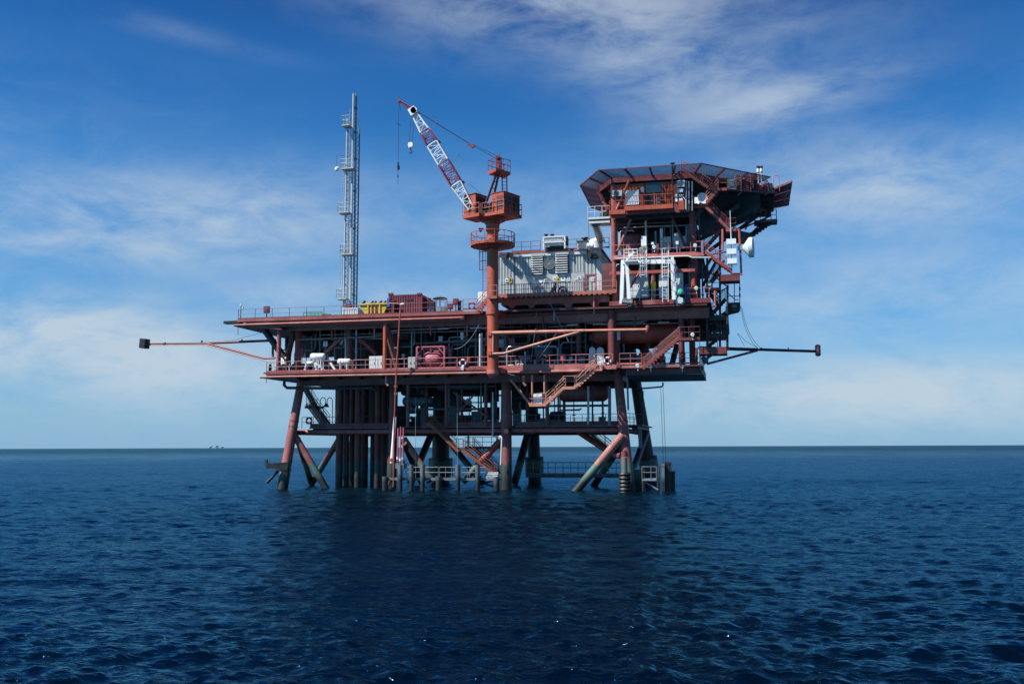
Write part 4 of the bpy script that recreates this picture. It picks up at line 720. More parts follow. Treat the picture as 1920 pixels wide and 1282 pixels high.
MB().tube(V(1326, 682, 98.5), V(1420, 657, 101), .12, n=10).tube(V(1312, 682, 98.5), V(1352, 652, 99.6), .14).build('lower_strut', 'dark_red', rb); MB().tube(V(1306, 652, 98.8), V(1306, 692, 98.8), .13).build('hinge_post', 'dark_red', rb)
q = V(1533.5, 656.5, 104); MB().capsule(q+Vector((0,0,-.62)), q+Vector((0,0,.58)), .27, 12).build('end_flange', 'dark_red', rb)
for px in (1376, 1390, 1428, 1478): MB().tube(V(px, 654, 101), V(px, 651, 101), .05).build('clamp', 'black', rb)
for k, (a, b_) in enumerate((((1389, 574), (1421, 653)), ((1391, 576), (1428, 654)))):
    p, q = V(*a, 101), V(*b_, 101.3); m = MB().path([lerp(p, q, t)+Vector((-.5, 0, -.9))*4*t*(1-t)*.5 for t in np.linspace(0, 1, 10)], .02, 4); o = m.build('stay_cable', 'rope', rb)
MB().path([V(1383, 625, 100.5), V(1400, 641, 100.8), V(1421, 652, 101)], .018, 4).path([V(1383, 626, 100.5), V(1396, 649, 100.8)], .018, 4).build('stay_cable', 'rope', rb)
sb = T('folding_boom', 'salmon tubular boom folded back across the deck front, hinged on the crane pedestal', 'boom', tuple(V(922, 640, 93.8)), 'outrigger booms')
MB().tube(V(920, 624.5, 93.8), V(1095, 620, 93.7), .15, n=10).tube(V(1095, 620, 93.7), V(1213, 618, 93.6), .10, n=10).build('main_tube', 'tan', sb); MB().tube(V(920, 621.3, 93.9), V(1213, 615.8, 93.7), .05).build('gas_line', 'salmon', sb)
MB().path([V(920, 663.5, 93.8), V(945, 662.5, 93.8), V(1086, 622, 93.7)], .13, 8).build('lower_strut', 'tan', sb); MB().tube(V(924.5, 622, 93.8), V(924.5, 664, 93.8), .10).build('hinge_post', 'tan', sb)
q = V(1214, 617.5, 96); MB().capsule(q+Vector((0,0,-.4)), q+Vector((0,0,.4)), .2, 12).build('end_flange', 'red', sb); MB().tube(V(1003, 622, 93.7), V(1005, 616, 93.7), .06).build('clamp', 'steel', sb)
for py in (626, 662): MB().bar(V(921, py, 94.1), V(917, py, 93.7), .5, .35).build('hinge_bracket', 'orange', sb)

# ------------------------------------------------------------------ railings along the decks
def at(px, Y, z, py=None):
    """point at height z on plane Y above the column of pixels px"""
    return Vector((V(px, py if py else 640, Y).x, Y, z))
RT, RC, RW, RB = 'railings of the upper deck', 'railings of the cellar deck', 'railings of the jacket walkway', 'railings on the tower floors'
railing([at(447, 97.1, ZT, 590), at(640, 97.1, ZT, 590)], 'thin railing along the front of the upper deck left of the vent stack', 'dark_red', sp=1.9, group=RT, r=.026)
railing([at(640, 97.1, ZT, 580), at(868, 97.1, ZT, 580)], 'railing along the upper deck front before the yellow skip and crimson container', 'dark_red', sp=1.9, group=RT, r=.028)
railing([at(447, 97.1, ZT, 590), at(447, 110, ZT, 590)], 'railing across the left end of the upper deck', 'dark_red', sp=2.0, group=RT)
railing([at(560, 116.6, ZT, 590), at(880, 116.6, ZT, 590)], 'far railing along the rear of the upper deck', 'dark_red', sp=2.0, group=RT)
railing([at(868, 97.1, ZT+.2, 580), at(896, 97.1, ZT+.2, 580)], 'short railing with a life ring left of the crane pedestal', 'red', sp=1.2, group=RT)
railing([at(932, YF, ZG, 545), at(1060, YF, ZG, 545)], 'pale red railing on the balcony before the left half of the grey machinery house', 'salmon', sp=1.55, group='railings of the grey machinery house')
railing([at(1062, YF, ZG, 545), at(1156, YF, ZG, 545)], 'pale red railing on the balcony before the right half of the grey machinery house', 'salmon', sp=1.55, group='railings of the grey machinery house')
railing([at(960, YG, gz1+.1, 465), at(1013, YG, gz1+.1, 465)], 'railing on the grey machinery house roof left of the white cooler', 'dark_red', sp=1.2, group='railings of the grey machinery house')
railing([at(1062, YG, gz1+.1, 460), at(1142, YG, gz1+.1, 460)], 'railing on the grey machinery house roof right of the white cooler', 'dark_red', sp=1.2, group='railings of the grey machinery house')
railing([at(500, 97.1, ZC, 690), at(574, 97.1, ZC, 690)], 'railing at the left end of the cellar deck before the grey crates', 'salmon', sp=1.2, group=RC)
railing([at(574, 97.1, ZC, 690), at(660, 97.1, ZC, 690)], 'railing on the cellar deck in front of the white life raft canisters', 'salmon', sp=1.3, group=RC)
railing([at(662, 97.1, ZC, 690), at(732, 97.1, ZC, 690)], 'railing on the cellar deck in front of the grey cabinet by the orange column', 'salmon', sp=1.3, group=RC)
railing([at(734, 97.1, ZC, 690), at(856, 97.1, ZC, 690)], 'railing on the cellar deck in front of the pink framed tank', 'salmon', sp=1.3, group=RC)
railing([at(858, 97.1, ZC, 690), at(916, 97.1, ZC, 690)], 'railing with a white life ring left of the crane pedestal foot', 'salmon', sp=1.2, group=RC)
railing([at(934, 97.1, ZC, 690), at(1105, 97.1, ZC, 690)], 'railing on the cellar deck in front of the grey pump manifold', 'salmon', sp=1.3, group=RC)
railing([at(1116, 97.1, ZC, 690), at(1149, 97.1, ZC, 690)], 'short railing with a life ring at the head of the salmon stairs', 'tan', sp=1.0, group=RC)
railing([at(1162, 97.1, ZC, 690), at(1203, 97.1, ZC, 690)], 'short railing right of the thick red column above the corner leg', 'salmon', sp=1.1, group=RC)
railing([at(1206, 97.9, ZC, 690), at(1312, 97.9, ZC, 690)], 'dark railing behind the stairs at the right end of the cellar deck', 'dark_red', sp=1.4, group=RC)
railing([at(500, 97.1, ZC, 690), at(500, 112, ZC, 690)], 'railing across the left end of the cellar deck', 'dark_red', sp=1.6, group=RC)
for a, b_, lab in ((566, 630, 'dark railing on the jacket walkway beside the dark left stairs'), (632, 718, 'dark railing on the jacket walkway before the well pipes'), (790, 935, 'dark railing on the jacket walkway between the middle legs'), (962, 1158, 'dark railing on the jacket walkway left of the right corner leg')):
    railing([at(a, 101.3, ZW, 795), at(b_, 101.3, ZW, 795)], lab, 'dark_red' if a < 960 else 'steel', sp=1.2, toe=False, group=RW, r=.03)
for a, b_, lab in ((750, 935, 'far railing on the rear edge of the jacket walkway in the middle'), (1012, 1190, 'far railing on the rear edge of the jacket walkway at the right')): railing([at(a, 113.5, ZW, 795), at(b_, 113.5, ZW, 795)], lab, 'dark', sp=1.4, toe=False, group=RW)
railing([at(1175, 99, ZW, 790), at(1205, 104, ZW, 790), at(1207, 112, ZW, 790)], 'dark railing wrapped round the right end of the jacket walkway', 'dark', sp=1.1, toe=False, group=RW)
railing([at(1147, YF, ZB, 470), at(1232, YF, ZB, 470)], 'salmon railing on the middle tower floor before the red tank', 'salmon', sp=1.3, toe=False, group=RB)
railing([at(1234, YF, ZB, 465), at(1316, YF, ZB, 465)], 'salmon railing on the middle tower floor before the grey cabinets', 'salmon', sp=1.2, toe=False, group=RB)
railing([at(1176, YF, ZA+.12, 555), at(1222, YF, ZA+.12, 555)], 'thin railing on the lower tower floor before the large white cabinet', 'light_grey', sp=1.2, toe=False, group=RB)
railing([at(1222, YF, ZA+.12, 555), at(1250, YF, ZA+.12, 555)], 'thin railing on the lower tower floor beside the yellow banded column', 'light_grey', sp=1.0, toe=False, group=RB)
railing([at(1285, YF, ZA+.12, 555), at(1330, YF, ZA+.12, 555)], 'red railing at the right end of the lower tower floor', 'salmon', sp=1.2, toe=False, group=RB)
railing([at(1262, 97.6, ZQ-.2, 385), at(1315, 97.6, ZQ-.2, 385)], 'salmon railing beside the round white dish at the cabin floor end', 'salmon', sp=1.1, toe=False, group=RB)

# ------------------------------------------------------------------ staircases
def steps(a, b_, label, mat, wd=.9, **k): return stair(V(*a), V(*b_), label, mat, wd, **k)
def landing(px0, px1, py, Y, d, label, mat='salmon', rail=(0,), th=.14, h=1.1, name='stair_landing', hang=None):
    p, q = V(px0, py, Y), V(px1, py, Y); z = (p.z+q.z)/2; root = T(name, label, 'landing', ((p.x+q.x)/2, Y, z), 'stair landings')
    MB().box(p.x, q.x, Y, Y+d, z-th, z-.03).build('floor', 'plate', root); m = MB().box(p.x, q.x, Y-.05, Y-.003, z-th-.05, z+.08); m.box(p.x-.05, p.x-.003, Y, Y+d, z-th-.05, z+.08).box(q.x+.003, q.x+.05, Y, Y+d, z-th-.05, z+.08).build('edge_beam', mat, root)
    c = [Vector((p.x, Y+d, z)), Vector((p.x, Y, z)), Vector((q.x, Y, z)), Vector((q.x, Y+d, z))]; m = MB()
    for i in rail:
        a, b_ = c[i], c[i+1]
        for hh in (h, h*.52): m.tube(a+Vector((0,0,hh)), b_+Vector((0,0,hh)), .03, n=5)
        k = max(1, round((b_-a).length/.9))
        for j in range(k+1): e = lerp(a, b_, j/k); m.tube(e, e+Vector((0,0,h)), .03, n=5)
    if rail: m.build('railing', mat, root)
    if hang:
        for i, (hx, hy0) in enumerate(hang): MB().tube((V(hx, py, Y+.4).x, Y+.4, z), (V(hx, py, Y+.4).x, Y+.4, V(hx, hy0, Y+.4).z), .09).build('hanger', mat, root)
    return root
# salmon stairs hung below the cellar deck
landing(993, 1024, 758, 95.6, 1.3, 'salmon hanging landing with white box at the foot of the salmon stairs', 'tan', (0, 1), hang=((998, 703), (1021, 703)))
steps((1023, 757, 95.6), (1057, 726, 95.6), 'lower flight of salmon stairs below the cellar deck', 'tan', 1.1); landing(1056, 1078, 726, 95.6, 1.1, 'salmon middle landing between two flights below the cellar deck', 'tan', (1,))
steps((1077, 726, 95.6), (1113, 693, 95.6), 'upper flight of salmon stairs reaching the cellar deck edge', 'tan', 1.1)
MB().tube(V(958, 712, 98), V(996, 760, 95.9), .13).build('stay', 'tan', plat)
tag(MB().pbox(998, 738, 1016, 757, 96.0, .7).pbox(999.5, 740, 1006, 749, 95.97, .02).build('equipment_box', 'white'), 'white box standing on the salmon hanging landing', 'box')
# right stairs from the cellar deck to its mezzanine
steps((1205, 691, 96.5), (1274, 633, 96.5), 'long red flight rising right from the cellar deck below the red vessel', 'red', .95)
landing(1272, 1312, 634, 96.5, 1.4, 'red landing at the head of the long right flight', 'dark_red', (1, 2))
# small stairs from upper deck to the grey house balcony
steps((893, 584, 96.2), (917, 556, 96.2), 'short pale stairs from the upper deck up to the grey house balcony beside the crane', 'salmon', .8)
landing(916, 932, 556, 93.3, 3.6, 'small landing wrapped round the crane pedestal at balcony height', 'salmon', (1,))
# orange brown stairs from walkway down to the boat landing
steps((856, 843, 100.1), (803, 793, 100.1), 'long orange brown flight descending right from the jacket walkway', 'brown', .9); landing(855, 869, 843, 100.1, 1.0, 'small orange brown landing in the middle of the stairs to the boat landing', 'brown', (1,))
steps((928, 890, 100.1), (868, 843, 100.1), 'lower orange brown flight ending at the boat landing', 'brown', .9)
steps((935, 887, 106), (886, 838, 106), 'purple flight behind the orange brown stairs', 'purple', .9); landing(872, 938, 838, 106, 2.0, 'purple hanging platform behind the middle braces', 'purple', (0, 1, 2), hang=((878, 812), (932, 812)))
# dark stairs by the left leg
steps((612, 794, 104), (588, 762, 104), 'lower dark flight beside the left corner leg', 'dark', .9); steps((588, 762, 104), (568, 727, 104), 'upper dark flight rising behind the left corner leg', 'dark', .9)
steps((602, 796, 106), (574, 757, 106), 'rear dark flight parallel to the left stairs', 'dark', .9); landing(572, 594, 762, 104.2, 1.8, 'dark landing between the flights by the left leg', 'dark', ())
# dark diagonal stair at the rear right
steps((1152, 850, 109), (1098, 806, 109), 'thin stairs behind the right braces leading to the rear gangway', 'steel', .8)
# the stair tower at the right end
steps((1332, 354, 96.4), (1278, 318, 97.2), 'top flight rising left to the helideck under the front net', 'red', .8, side=(.2, 1, 0)); 
steps((1324, 380, 96.4), (1347, 354, 96.8), 'short flight with pale handrails right of the round white dish', 'salmon', .8)
landing(1344, 1363, 354, 96.8, 1.4, 'small red landing with hoops by the top flight', 'red', (1, 2))
steps((1366, 429, 97.2), (1322, 386, 97.2), 'red flight falling right from the cabin floor', 'red', .85); landing(1362, 1380, 430, 97.2, 1.8, 'red landing with pale hoop railing above the panel antennas', 'red', (1, 2))
steps((1320, 466, 99), (1352, 430, 99), 'dark red flight rising right behind the middle floor stairs', 'dark_red', .85); steps((1372, 508, 97.2), (1318, 470, 97.2), 'red flight falling right from the middle tower floor', 'red', .85)
landing(1352, 1386, 516, 97.0, 2.2, 'dark red landing under the three panel antennas', 'dark_red', (), th=.5); steps((1326, 538, 99.5), (1350, 508, 99.5), 'dark flight rising to the landing under the panel antennas', 'dark_red', .85)
landing(1322, 1350, 541, 98.6, 1.5, 'red landing near the right end of the lower tower floor', 'red', (1,)); steps((1346, 572, 100.5), (1326, 542, 100.5), 'dark curved looking flight below the right landing', 'dark', .9); steps((1333, 590, 99.3), (1360, 560, 99.3), 'dark flight at the foot of the stair tower', 'dark', .9)
steps((1360, 625, 99.5), (1330, 592, 99.5), 'dark flight behind the mezzanine right of the vessel', 'dark', .9); steps((1325, 650, 100.5), (1358, 625, 100.5), 'lowest dark flight of the stair tower', 'dark', .9)
landing(1330, 1364, 592, 99.0, 3, 'upper dark floor of the stair tower below the lower tower floor', 'dark', (), th=.4); landing(1326, 1363, 626, 99.0, 3, 'middle dark floor of the stair tower', 'dark', (1,), th=.35); landing(1312, 1362, 652, 98.6, 3, 'lowest dark red floor of the stair tower over the right boom', 'dark_red', (1,), th=.55, h=1.6)
tag(MB().box(V(1333, 600, 101.5).x, V(1362, 600, 101.5).x, 101.5, 102, V(1345, 622, 101.5).z, V(1345, 596, 101.5).z).build('wind_wall', 'black'), 'black panel closing the stair tower right of the red vessel', 'panel')
for px, y0, y1, Y, mt, lab in ((1326, 480, 655, 98.8, 'dark', 'inner dark post of the stair tower'), (1364, 535, 655, 98.8, 'dark', 'outer dark post at the stair tower edge'), (1350, 432, 660, 100.5, 'dark_red', 'rear post running up the stair tower'), (1355, 430, 470, 97.3, 'salmon', 'pale red post beside the panel antennas'), (1341, 545, 575, 98.3, 'salmon', 'thin pale post under the red right landing')):
    tag(MB().tube(at(px, Y, V(px, y1, Y).z, y1), at(px, Y, V(px, y0, Y).z, y0), .11, n=8).box(at(px, Y, 0).x-.2, at(px, Y, 0).x+.2, Y-.2, Y+.2, V(px, y1, Y).z, V(px, y1, Y).z+.06).build('post', mt), lab, 'post', 'posts of the stair tower')
# cantilever lookout on the right edge
lk = T('lookout_platform', 'dark bracket platform with tall hoops sticking out right of the stair tower', 'platform', tuple(V(1377, 575, 100)))
p, q = V(1363, 570, 100), V(1388, 570, 100); MB().prism([(p.x, 99), (q.x, 99), (q.x, 102), (p.x, 102)], p.z-.5, p.z).plate([V(1363, 574, 99.1), V(1387, 577, 99.1), V(1385, 580, 99.1), V(1352, 588, 99.1), V(1363, 580, 99.1)], (0, 2.5, 0)).build('floor', 'black', lk)
for a, x1 in ((1365, 1377), (1377, 1387)): MB().path([V(a, 570, 99), V(a, 528, 99), V(a+2, 524, 99), V(x1-2, 524, 99), V(x1, 528, 99), V(x1, 570, 99)], .045).tube(V(a, 555, 99), V(x1, 555, 99), .035).build('hoop', 'dark', lk)
for px, py in ((1387, 541), (1365, 540), (1387, 553)): MB().pbox(px-1.5, py-3, px+1.5, py+3, 98.9, .25).build('lamp_box', 'black', lk)
MB().path([V(1364, 548, 99), V(1378, 562, 99), V(1385, 562, 99)], .04).build('handrail', 'dark', lk)
# catwalk hanging at the rear right below the helideck
rc = T('hanging_catwalk', 'dark catwalk with railing and steps hanging beneath the right side of the helideck', 'catwalk', tuple(V(1440, 418, 107)))
MB().bar(V(1414, 419, 107), V(1457, 416, 107), 1.6, .3).build('floor', 'dark_red', rc); m = MB(); a, b_ = V(1416, 416, 106.3), V(1456, 413.5, 106.3)
for hh in (1.2, .62): m.path([a+Vector((0,0,hh)), b_+Vector((0,0,hh)), b_+Vector((.1,1.5,hh))], .035)
for i in range(5): e = lerp(a, b_, i/4); m.tube(e, e+Vector((0,0,1.2)), .04, n=5)
m.build('railing', 'red', rc)
for i in range(7): e = lerp(V(1438, 422, 107), V(1402, 447, 106), i/6.5); MB().bar(e+Vector((-.55, 0, 0)), e+Vector((.35, 0, 0)), 1.0, .07).build('tread', 'dark', rc)
for dy in (0, 1.0): MB().bar(V(1442, 419, 107+dy), V(1398, 449, 106+dy), .08, .3).build('stringer', 'dark', rc)
MB().bar(V(1358, 438, 103), V(1402, 448, 106), 1.4, .9).bar(V(1380, 452, 104), V(1398, 448, 106), 1.2, .5).build('lower_floor', 'black', rc)
for a, b_ in (((1376, 424, 103), (1414, 404, 106)), ((1398, 430, 104), (1408, 404, 106)), ((1376, 424, 103), (1376, 440, 103)), ((1392, 428, 104), (1445, 405, 107)), ((1402, 445, 106), (1445, 400, 108)), ((1377, 420, 103), (1440, 398, 107))): MB().tube(V(*a), V(*b_), .09, n=6).build('strut', 'dark', rc)
# small platform with steps at the left of the tower
sp_ = T('side_platform', 'small grey platform with railing and steps left of the orange cabin', 'platform', tuple(V(1120, 409, 99)))
p, q = V(1102, 408, 98.5), V(1143, 406, 98.5); MB().box(p.x, q.x, 98.5, 100.3, p.z-.2, p.z).box(p.x+.1, q.x, 98.6, 100.2, p.z-.6, p.z-.35).build('floor', 'light_grey', sp_); m = MB()
for hh in (1.1, .55): m.path([Vector((p.x, 100.3, p.z+hh)), Vector((p.x, 98.5, p.z+hh)), Vector((q.x, 98.5, p.z+hh))], .03)
for t in (0, .33, .66, 1): e = lerp((p.x, 98.5, p.z), (q.x, 98.5, p.z), t); m.tube(e, e+Vector((0,0,1.1)), .032, n=5)
m.build('railing', 'light_grey', sp_); MB().tube(V(1125, 406, 99), V(1139, 390, 99), .06).bar(V(1128, 398, 99.4), V(1140, 402, 99.4), .4, .7).build('winch', 'black', sp_)
for i in range(10): e = lerp(V(1110, 420, 98.8), V(1124, 452, 98.8), i/9.5); MB().box(e.x-.1, e.x+.55, 98.8, 99.6, e.z-.04, e.z).build('tread', 'steel', sp_)
for dx in (-2, 10): MB().tube(V(1110+dx, 415, 98.8), V(1124+dx, 456, 98.8), .06).build('stringer', 'steel', sp_)
MB().tube(V(1102.5, 410, 98.6), V(1105, 470, 98.6), .04).build('post', 'galv', sp_)

# ------------------------------------------------------------------ things standing on the upper deck
def thing1(name, label, cat, mb, mat, group=None): return tag(mb.build(name, mat), label, cat, group)
def container(px0, py0, px1, py1, Y, d, label, mat, cat='container', name='shipping_container'):
    p, q = V(px0, py1, Y), V(px1, py1, Y); z1 = V((px0+px1)/2, py0, Y).z; z0 = ZT; x0, x1 = p.x, q.x
    t = T(name, label, cat, ((x0+x1)/2, Y+d/2, z0)); corr(x0+.1, x1-.1, Y+.03, z0+.14, z1-.12, .26, .06).build('front_panel', mat, t)
    MB().box(x0+.05, x1-.05, Y+.1, Y+d-.05, z0+.05, z1-.05).build('body', mat, t)
    m = MB()
    for x in (x0, x1-.16):
        for y in (Y, Y+d-.16): m.box(x, x+.16, y, y+.16, z0, z1)
    for z in (z0, z1-.14):
        for y in (Y, Y+d-.16): m.box(x0+.16, x1-.16, y+.005, y+.15, z+.005, z+.135)
    m.build('frame', mat, t); return t
c = container(728, 552, 791, 590, 98.6, 3.2, 'large crimson shipping container on the upper deck', 'crimson')
MB().pbox(762, 561, 774, 564, 98.60, .02).build('marking', 'black', c); MB().pbox(744, 568, 746, 585, 98.58, .02).build('lock_bar', 'dark', c)
for px in (733, 787): MB().bar(V(px, 553, 98.7), V(px, 549.5, 98.7), .5, .3).build('lifting_eye', 'crimson', c)
c = container(788, 558, 803, 588, 99.6, 2.6, 'small dark crimson container partly behind the large one', 'purple')
sk = T('waste_skip', 'yellow rust streaked waste skip with sloping ends beside the vent stack', 'skip', tuple(V(702, 591, 98.4)))
a = [V(673, 571, 98.4), V(727, 569, 98.4), V(718, 591, 98.4), V(686, 592, 98.4)]; MB().plate(a[::-1], (0, 2.2, 0)).build('body', 'yellow', sk); m = MB()
for px in (690, 697, 705, 712): m.bar(V(px, 571, 98.33), V(px+.5, 591, 98.33), .1, .1)
MB().bar(a[0]+Vector((-.1, -.05, 0)), a[1]+Vector((.1, -.05, 0)), .16, .16).build('rim', 'yellow', sk)
for px in (690, 697, 705, 712): MB().bar(V(px, 570.5, 98.33), V(px+.5, 591, 98.33), .1, .1).build('rib', 'red' if px in (697, 705) else 'yellow', sk)
for k, (px, w_) in enumerate(((680, 3), (695, 4), (701, 2.5), (710, 5), (719, 3))): q = V(px, 570, 99); MB().bar(q-Vector((w_*.06, 0, .2)), q+Vector((w_*.05, .3, .35)), .25, .2).build('scrap_piece', ('dark', 'brown', 'steel')[k % 3], sk)
c = container(641, 577, 672, 592, 103.2, 2.4, 'low pale grey housing at the foot of the vent stack', 'light_grey', 'housing', 'housing'); 
for px0, py0, px1, py1, lab, mt in ((569, 585.5, 603, 596, 'long green metal basket on the upper deck', 'green'), (604, 589, 620, 594.5, 'dark green bundle right of the long green basket', 'insulation')):
    p, q = V(px0, py1, 99), V(px1, py1, 99); z1 = V(px0, py0, 99).z; t = T('cargo_basket', lab, 'basket', ((p.x+q.x)/2, 99.6, ZT)); z0 = ZT
    MB().box(p.x+.06, q.x-.06, 99.06, 100.2, z0+.02, z0+.55*(z1-z0)).build('load', mt, t); m = MB()
    for z in (z0+.05, z1-.05): m.bar((p.x, 99, z), (q.x, 99, z), .09, .1)
    for x in np.linspace(p.x, q.x, 6): m.bar((x, 99, z0), (x, 99, z1), .07, .08)
    m.bar((p.x, 100.3, z1-.05), (q.x, 100.3, z1-.05), .09, .1).build('frame', mt, t)
def boxpost(px, py0, py1, pz, Y, label, mat='crimson', wpx=4.5, base=ZT, name='control_box'):
    t = T(name, label, 'control box', (V(px, pz, Y).x, Y, base)); q = V(px, py1, Y)
    MB().pbox(px-wpx, py0, px+wpx, py1, Y, .4).build('housing', mat, t); MB().tube((q.x, Y+.2, base), (q.x, Y+.2, q.z-.003), .07).build('post', 'dark_red', t); MB().pbox(px-wpx*.6, py0+2, px+wpx*.6, py1-2, Y-.03, .027).build('lid', mat, t)
boxpost(498.5, 574, 586.5, 598, 97.5, 'crimson box on a post near the left end of the upper deck'); boxpost(853.5, 559.5, 571, 585, 97.6, 'taller crimson box on a post right of the grey umbrella'); boxpost(843.5, 569, 579, 586, 98, 'lower crimson box beside the grey umbrella')
t = T('weather_mast', 'thin lamp mast with small instruments at the left corner of the upper deck', 'mast', tuple(V(451, 601, 97.3))); MB().tube(V(451, 601, 97.3), V(451.5, 573, 97.3), .06).build('pole', 'galv', t)
for dx, dy in ((-1.5, 573), (2.5, 576.5), (0, 570.5)): MB().pbox(450.5+dx, dy-1.2, 453+dx, dy+1.6, 97.2, .18).build('instrument', 'light_grey', t)
t = T('sun_umbrella', 'flat grey dish shaped umbrella on a post on the upper deck', 'umbrella', tuple(V(825, 588, 99.5))); q = V(825, 559, 99.5); MB().lathe(q+Vector((0,0,-.12)), (0,0,1), [(0, .75), (.1, .8), (.22, .45), (.34, .05)], 18).build('canopy', 'insulation', t); MB().tube((q.x, 99.5, ZT), q+Vector((0,0,-.1)), .06).build('pole', 'galv', t)
t = T('crane_gear', 'grey winch frame under the umbrella on the upper deck', 'winch', tuple(V(827, 588, 98.8))); MB().pbox(820, 574, 826, 588, 98.8, .5).build('body', 'galv', t); MB().path([V(817, 588, 98.8), V(818, 563, 98.8), V(838, 560, 98.8), V(838, 587, 98.8)], .05).build('frame', 'steel', t); MB().lathe(V(832, 580, 98.7), (0, 1, 0), [(0, .32), (.4, .32)], 14).build('drum', 'steel', t)
for px, py0, py1, lab in ((730.5, 560, 576, 'upright blue drum on top of the rack left of the crimson container'), (807, 580, 588, 'blue drum right of the crimson containers'), (813, 580.5, 588, 'second blue drum beside the grey umbrella post')):
    p = V(px, py1, 98.2); z1 = V(px, py0, 98.2).z; z0 = p.z if py1 < 580 else ZT; thing1('drum', lab, 'drum', MB().lathe((p.x, 98.2, z0), (0,0,1), [(0, .26), (.02, .28), ((z1-z0)*.33, .27), ((z1-z0)*.35, .29), ((z1-z0)*.37, .27), ((z1-z0)*.98, .28), (z1-z0, .25)], 14), 'blue', 'blue drums')
for px, py, Y, lab, mt in ((884.5, 573, 97.0, 'life ring on the railing left of the crane pedestal on the upper deck', 'pink'), (868, 680, 96.95, 'white life ring on the cellar deck railing left of the crane pedestal', 'white'), (1139.5, 676, 96.95, 'life ring on the railing at the head of the salmon stairs', 'white'), (579.5, 788.5, 101.15, 'life ring on the dark jacket walkway railing by the left leg', 'pink')):
    t = T('life_ring', lab, 'life ring', tuple(V(px, py, Y)), 'life rings'); q = V(px, py, Y); MB().torus(q, (0, 1, 0), .31, .085, 20, 7).build('ring', mt, t)
    for k in range(4): u = Vector((math.cos(k*math.pi/2+.78), 0, math.sin(k*math.pi/2+.78))); MB().bar(q+u*.21, q+u*.41, .2, .19, (0, 1, 0)).build('band', 'crimson', t)
for px, dy in ((736, 0), (860, 0)): thing1('hose_reel', 'crimson hose cabinet by the upper deck railing right of the umbrella' if dy == 0 and px == 860 else 'dark rack behind the crimson container', 'cabinet', MB().pbox(px-2, 565, px+3, 586, 98, .4).pbox(px-3, 563, px+4, 565, 97.95, .5), 'crimson' if px == 860 else 'dark_red')
# ------------------------------------------------------------------ on the grey house roof
t = T('air_cooler', 'white framed cooler with two black exhaust stubs on the grey house roof', 'cooler', tuple(V(1038, 468, 101))); zr_ = gz1+.12; m = MB(); p, q = V(1019, 465, 100.5), V(1059, 465, 100.5); zt2 = V(1038, 444, 100.5).z
for x in (p.x, q.x):
    for y in (100.5, 102.4): m.bar((x, y, zr_), (x, y, zt2), .12, .12)
for z in (zr_+.75, zt2): m.bar((p.x, 100.5, z), (q.x, 100.5, z), .12, .12); m.bar((p.x, 102.4, z), (q.x, 102.4, z), .12, .12); m.bar((p.x, 100.5, z), (p.x, 102.4, z), .1, .1); m.bar((q.x, 100.5, z), (q.x, 102.4, z), .1, .1)
m.build('frame', 'white', t); MB().box(p.x+.1, q.x-.1, 100.9, 102.2, zr_, zr_+.35).build('base', 'black', t)
for dz, r in ((.62, .22), (1.12, .24)): MB().tube((p.x+.15, 100.75, zr_+dz), (q.x-.3, 100.75, zr_+dz), r, n=14).build('cylinder', 'white', t)
MB().box(p.x+.2, q.x-.4, 101.2, 102.3, zr_+.4, zr_+1.5).build('core', 'light_grey', t)
for px in (1024, 1035.5): MB().tube(V(px, 446, 101), V(px, 440, 101), .16, n=10).tube(V(px, 441, 101), V(px, 439.5, 101), .22, n=10).build('exhaust', 'black', t)
MB().lathe((q.x+.05, 101.4, zr_+1), (1, 0, 0), [(0, .5), (.12, .5)], 14).build('fan', 'black', t)
t = T('roof_unit', 'grey slatted ventilation unit with dark cap on the grey house roof', 'ventilation unit', tuple(V(1091, 468, 100.5))); MB().pbox(1082, 453, 1100, 467, 100.5, 1.5).build('housing', 'grey', t); MB().pbox(1081, 451, 1101, 453, 100.4, 1.7).build('lid', 'dark', t)
for i in range(5): MB().pbox(1084, 455+i*2.3, 1098, 456+i*2.3, 100.45, .045).build('slat', 'steel', t)
MB().lathe(V(1097, 450, 100.9), (0, 0, 1), [(-.05, .2), (.12, .22), (.16, .42), (.25, .38)], 12).build('cowl', 'black', t)
t = T('roof_tank', 'white upright tank with domed top on the right of the grey house roof', 'tank', tuple(V(1117, 466, 100))); MB().lathe(V(1117, 466.5, 100.3), (0, 0, 1), [(0, .72), (.75, .72), (.98, .5), (1.1, .2)], 16).build('tank', 'white', t); MB().tube(V(1101, 461, 99.8), V(1112, 461, 99.8), .3, n=12).build('drum', 'white', t)
# hose reels on the balcony
for px, lab in ((1039, 'pink hand pump stand on the balcony before the grey house'), (1054.5, 'round pink hose reel on the balcony before the grey house')):
    q = V(px, 545, 98); t = T('hose_reel' if px > 1050 else 'hand_pump', lab, 'hose reel' if px > 1050 else 'pump', (q.x, 98, ZG))
    if px > 1050:
        MB().torus(q, (0, 1, 0), .42, .07, 18, 6).torus(q+Vector((0, .35, 0)), (0, 1, 0), .42, .07, 18, 6).tube(q, q+Vector((0, .35, 0)), .2, n=10).build('reel', 'pink', t); MB().bar((q.x-.25, 98.15, ZG), q+Vector((0, .15, 0)), .08, .08).bar((q.x+.25, 98.15, ZG), q+Vector((0, .15, 0)), .08, .08).build('stand', 'red', t)
    else: MB().bar((q.x-.45, 98, ZG), (q.x+.15, 98, ZG+.95), .35, .3).build('body', 'pink', t); MB().tube((q.x+.15, 98, ZG), (q.x+.15, 98, ZG+1.25), .09).build('handle', 'dark_red', t)
thing1('locker', 'white locker on the balcony left of the crane pedestal', 'locker', MB().pbox(896, 547, 914, 566, 98.4, .6).pbox(897, 549, 904.5, 564, 98.37, .028), 'white')
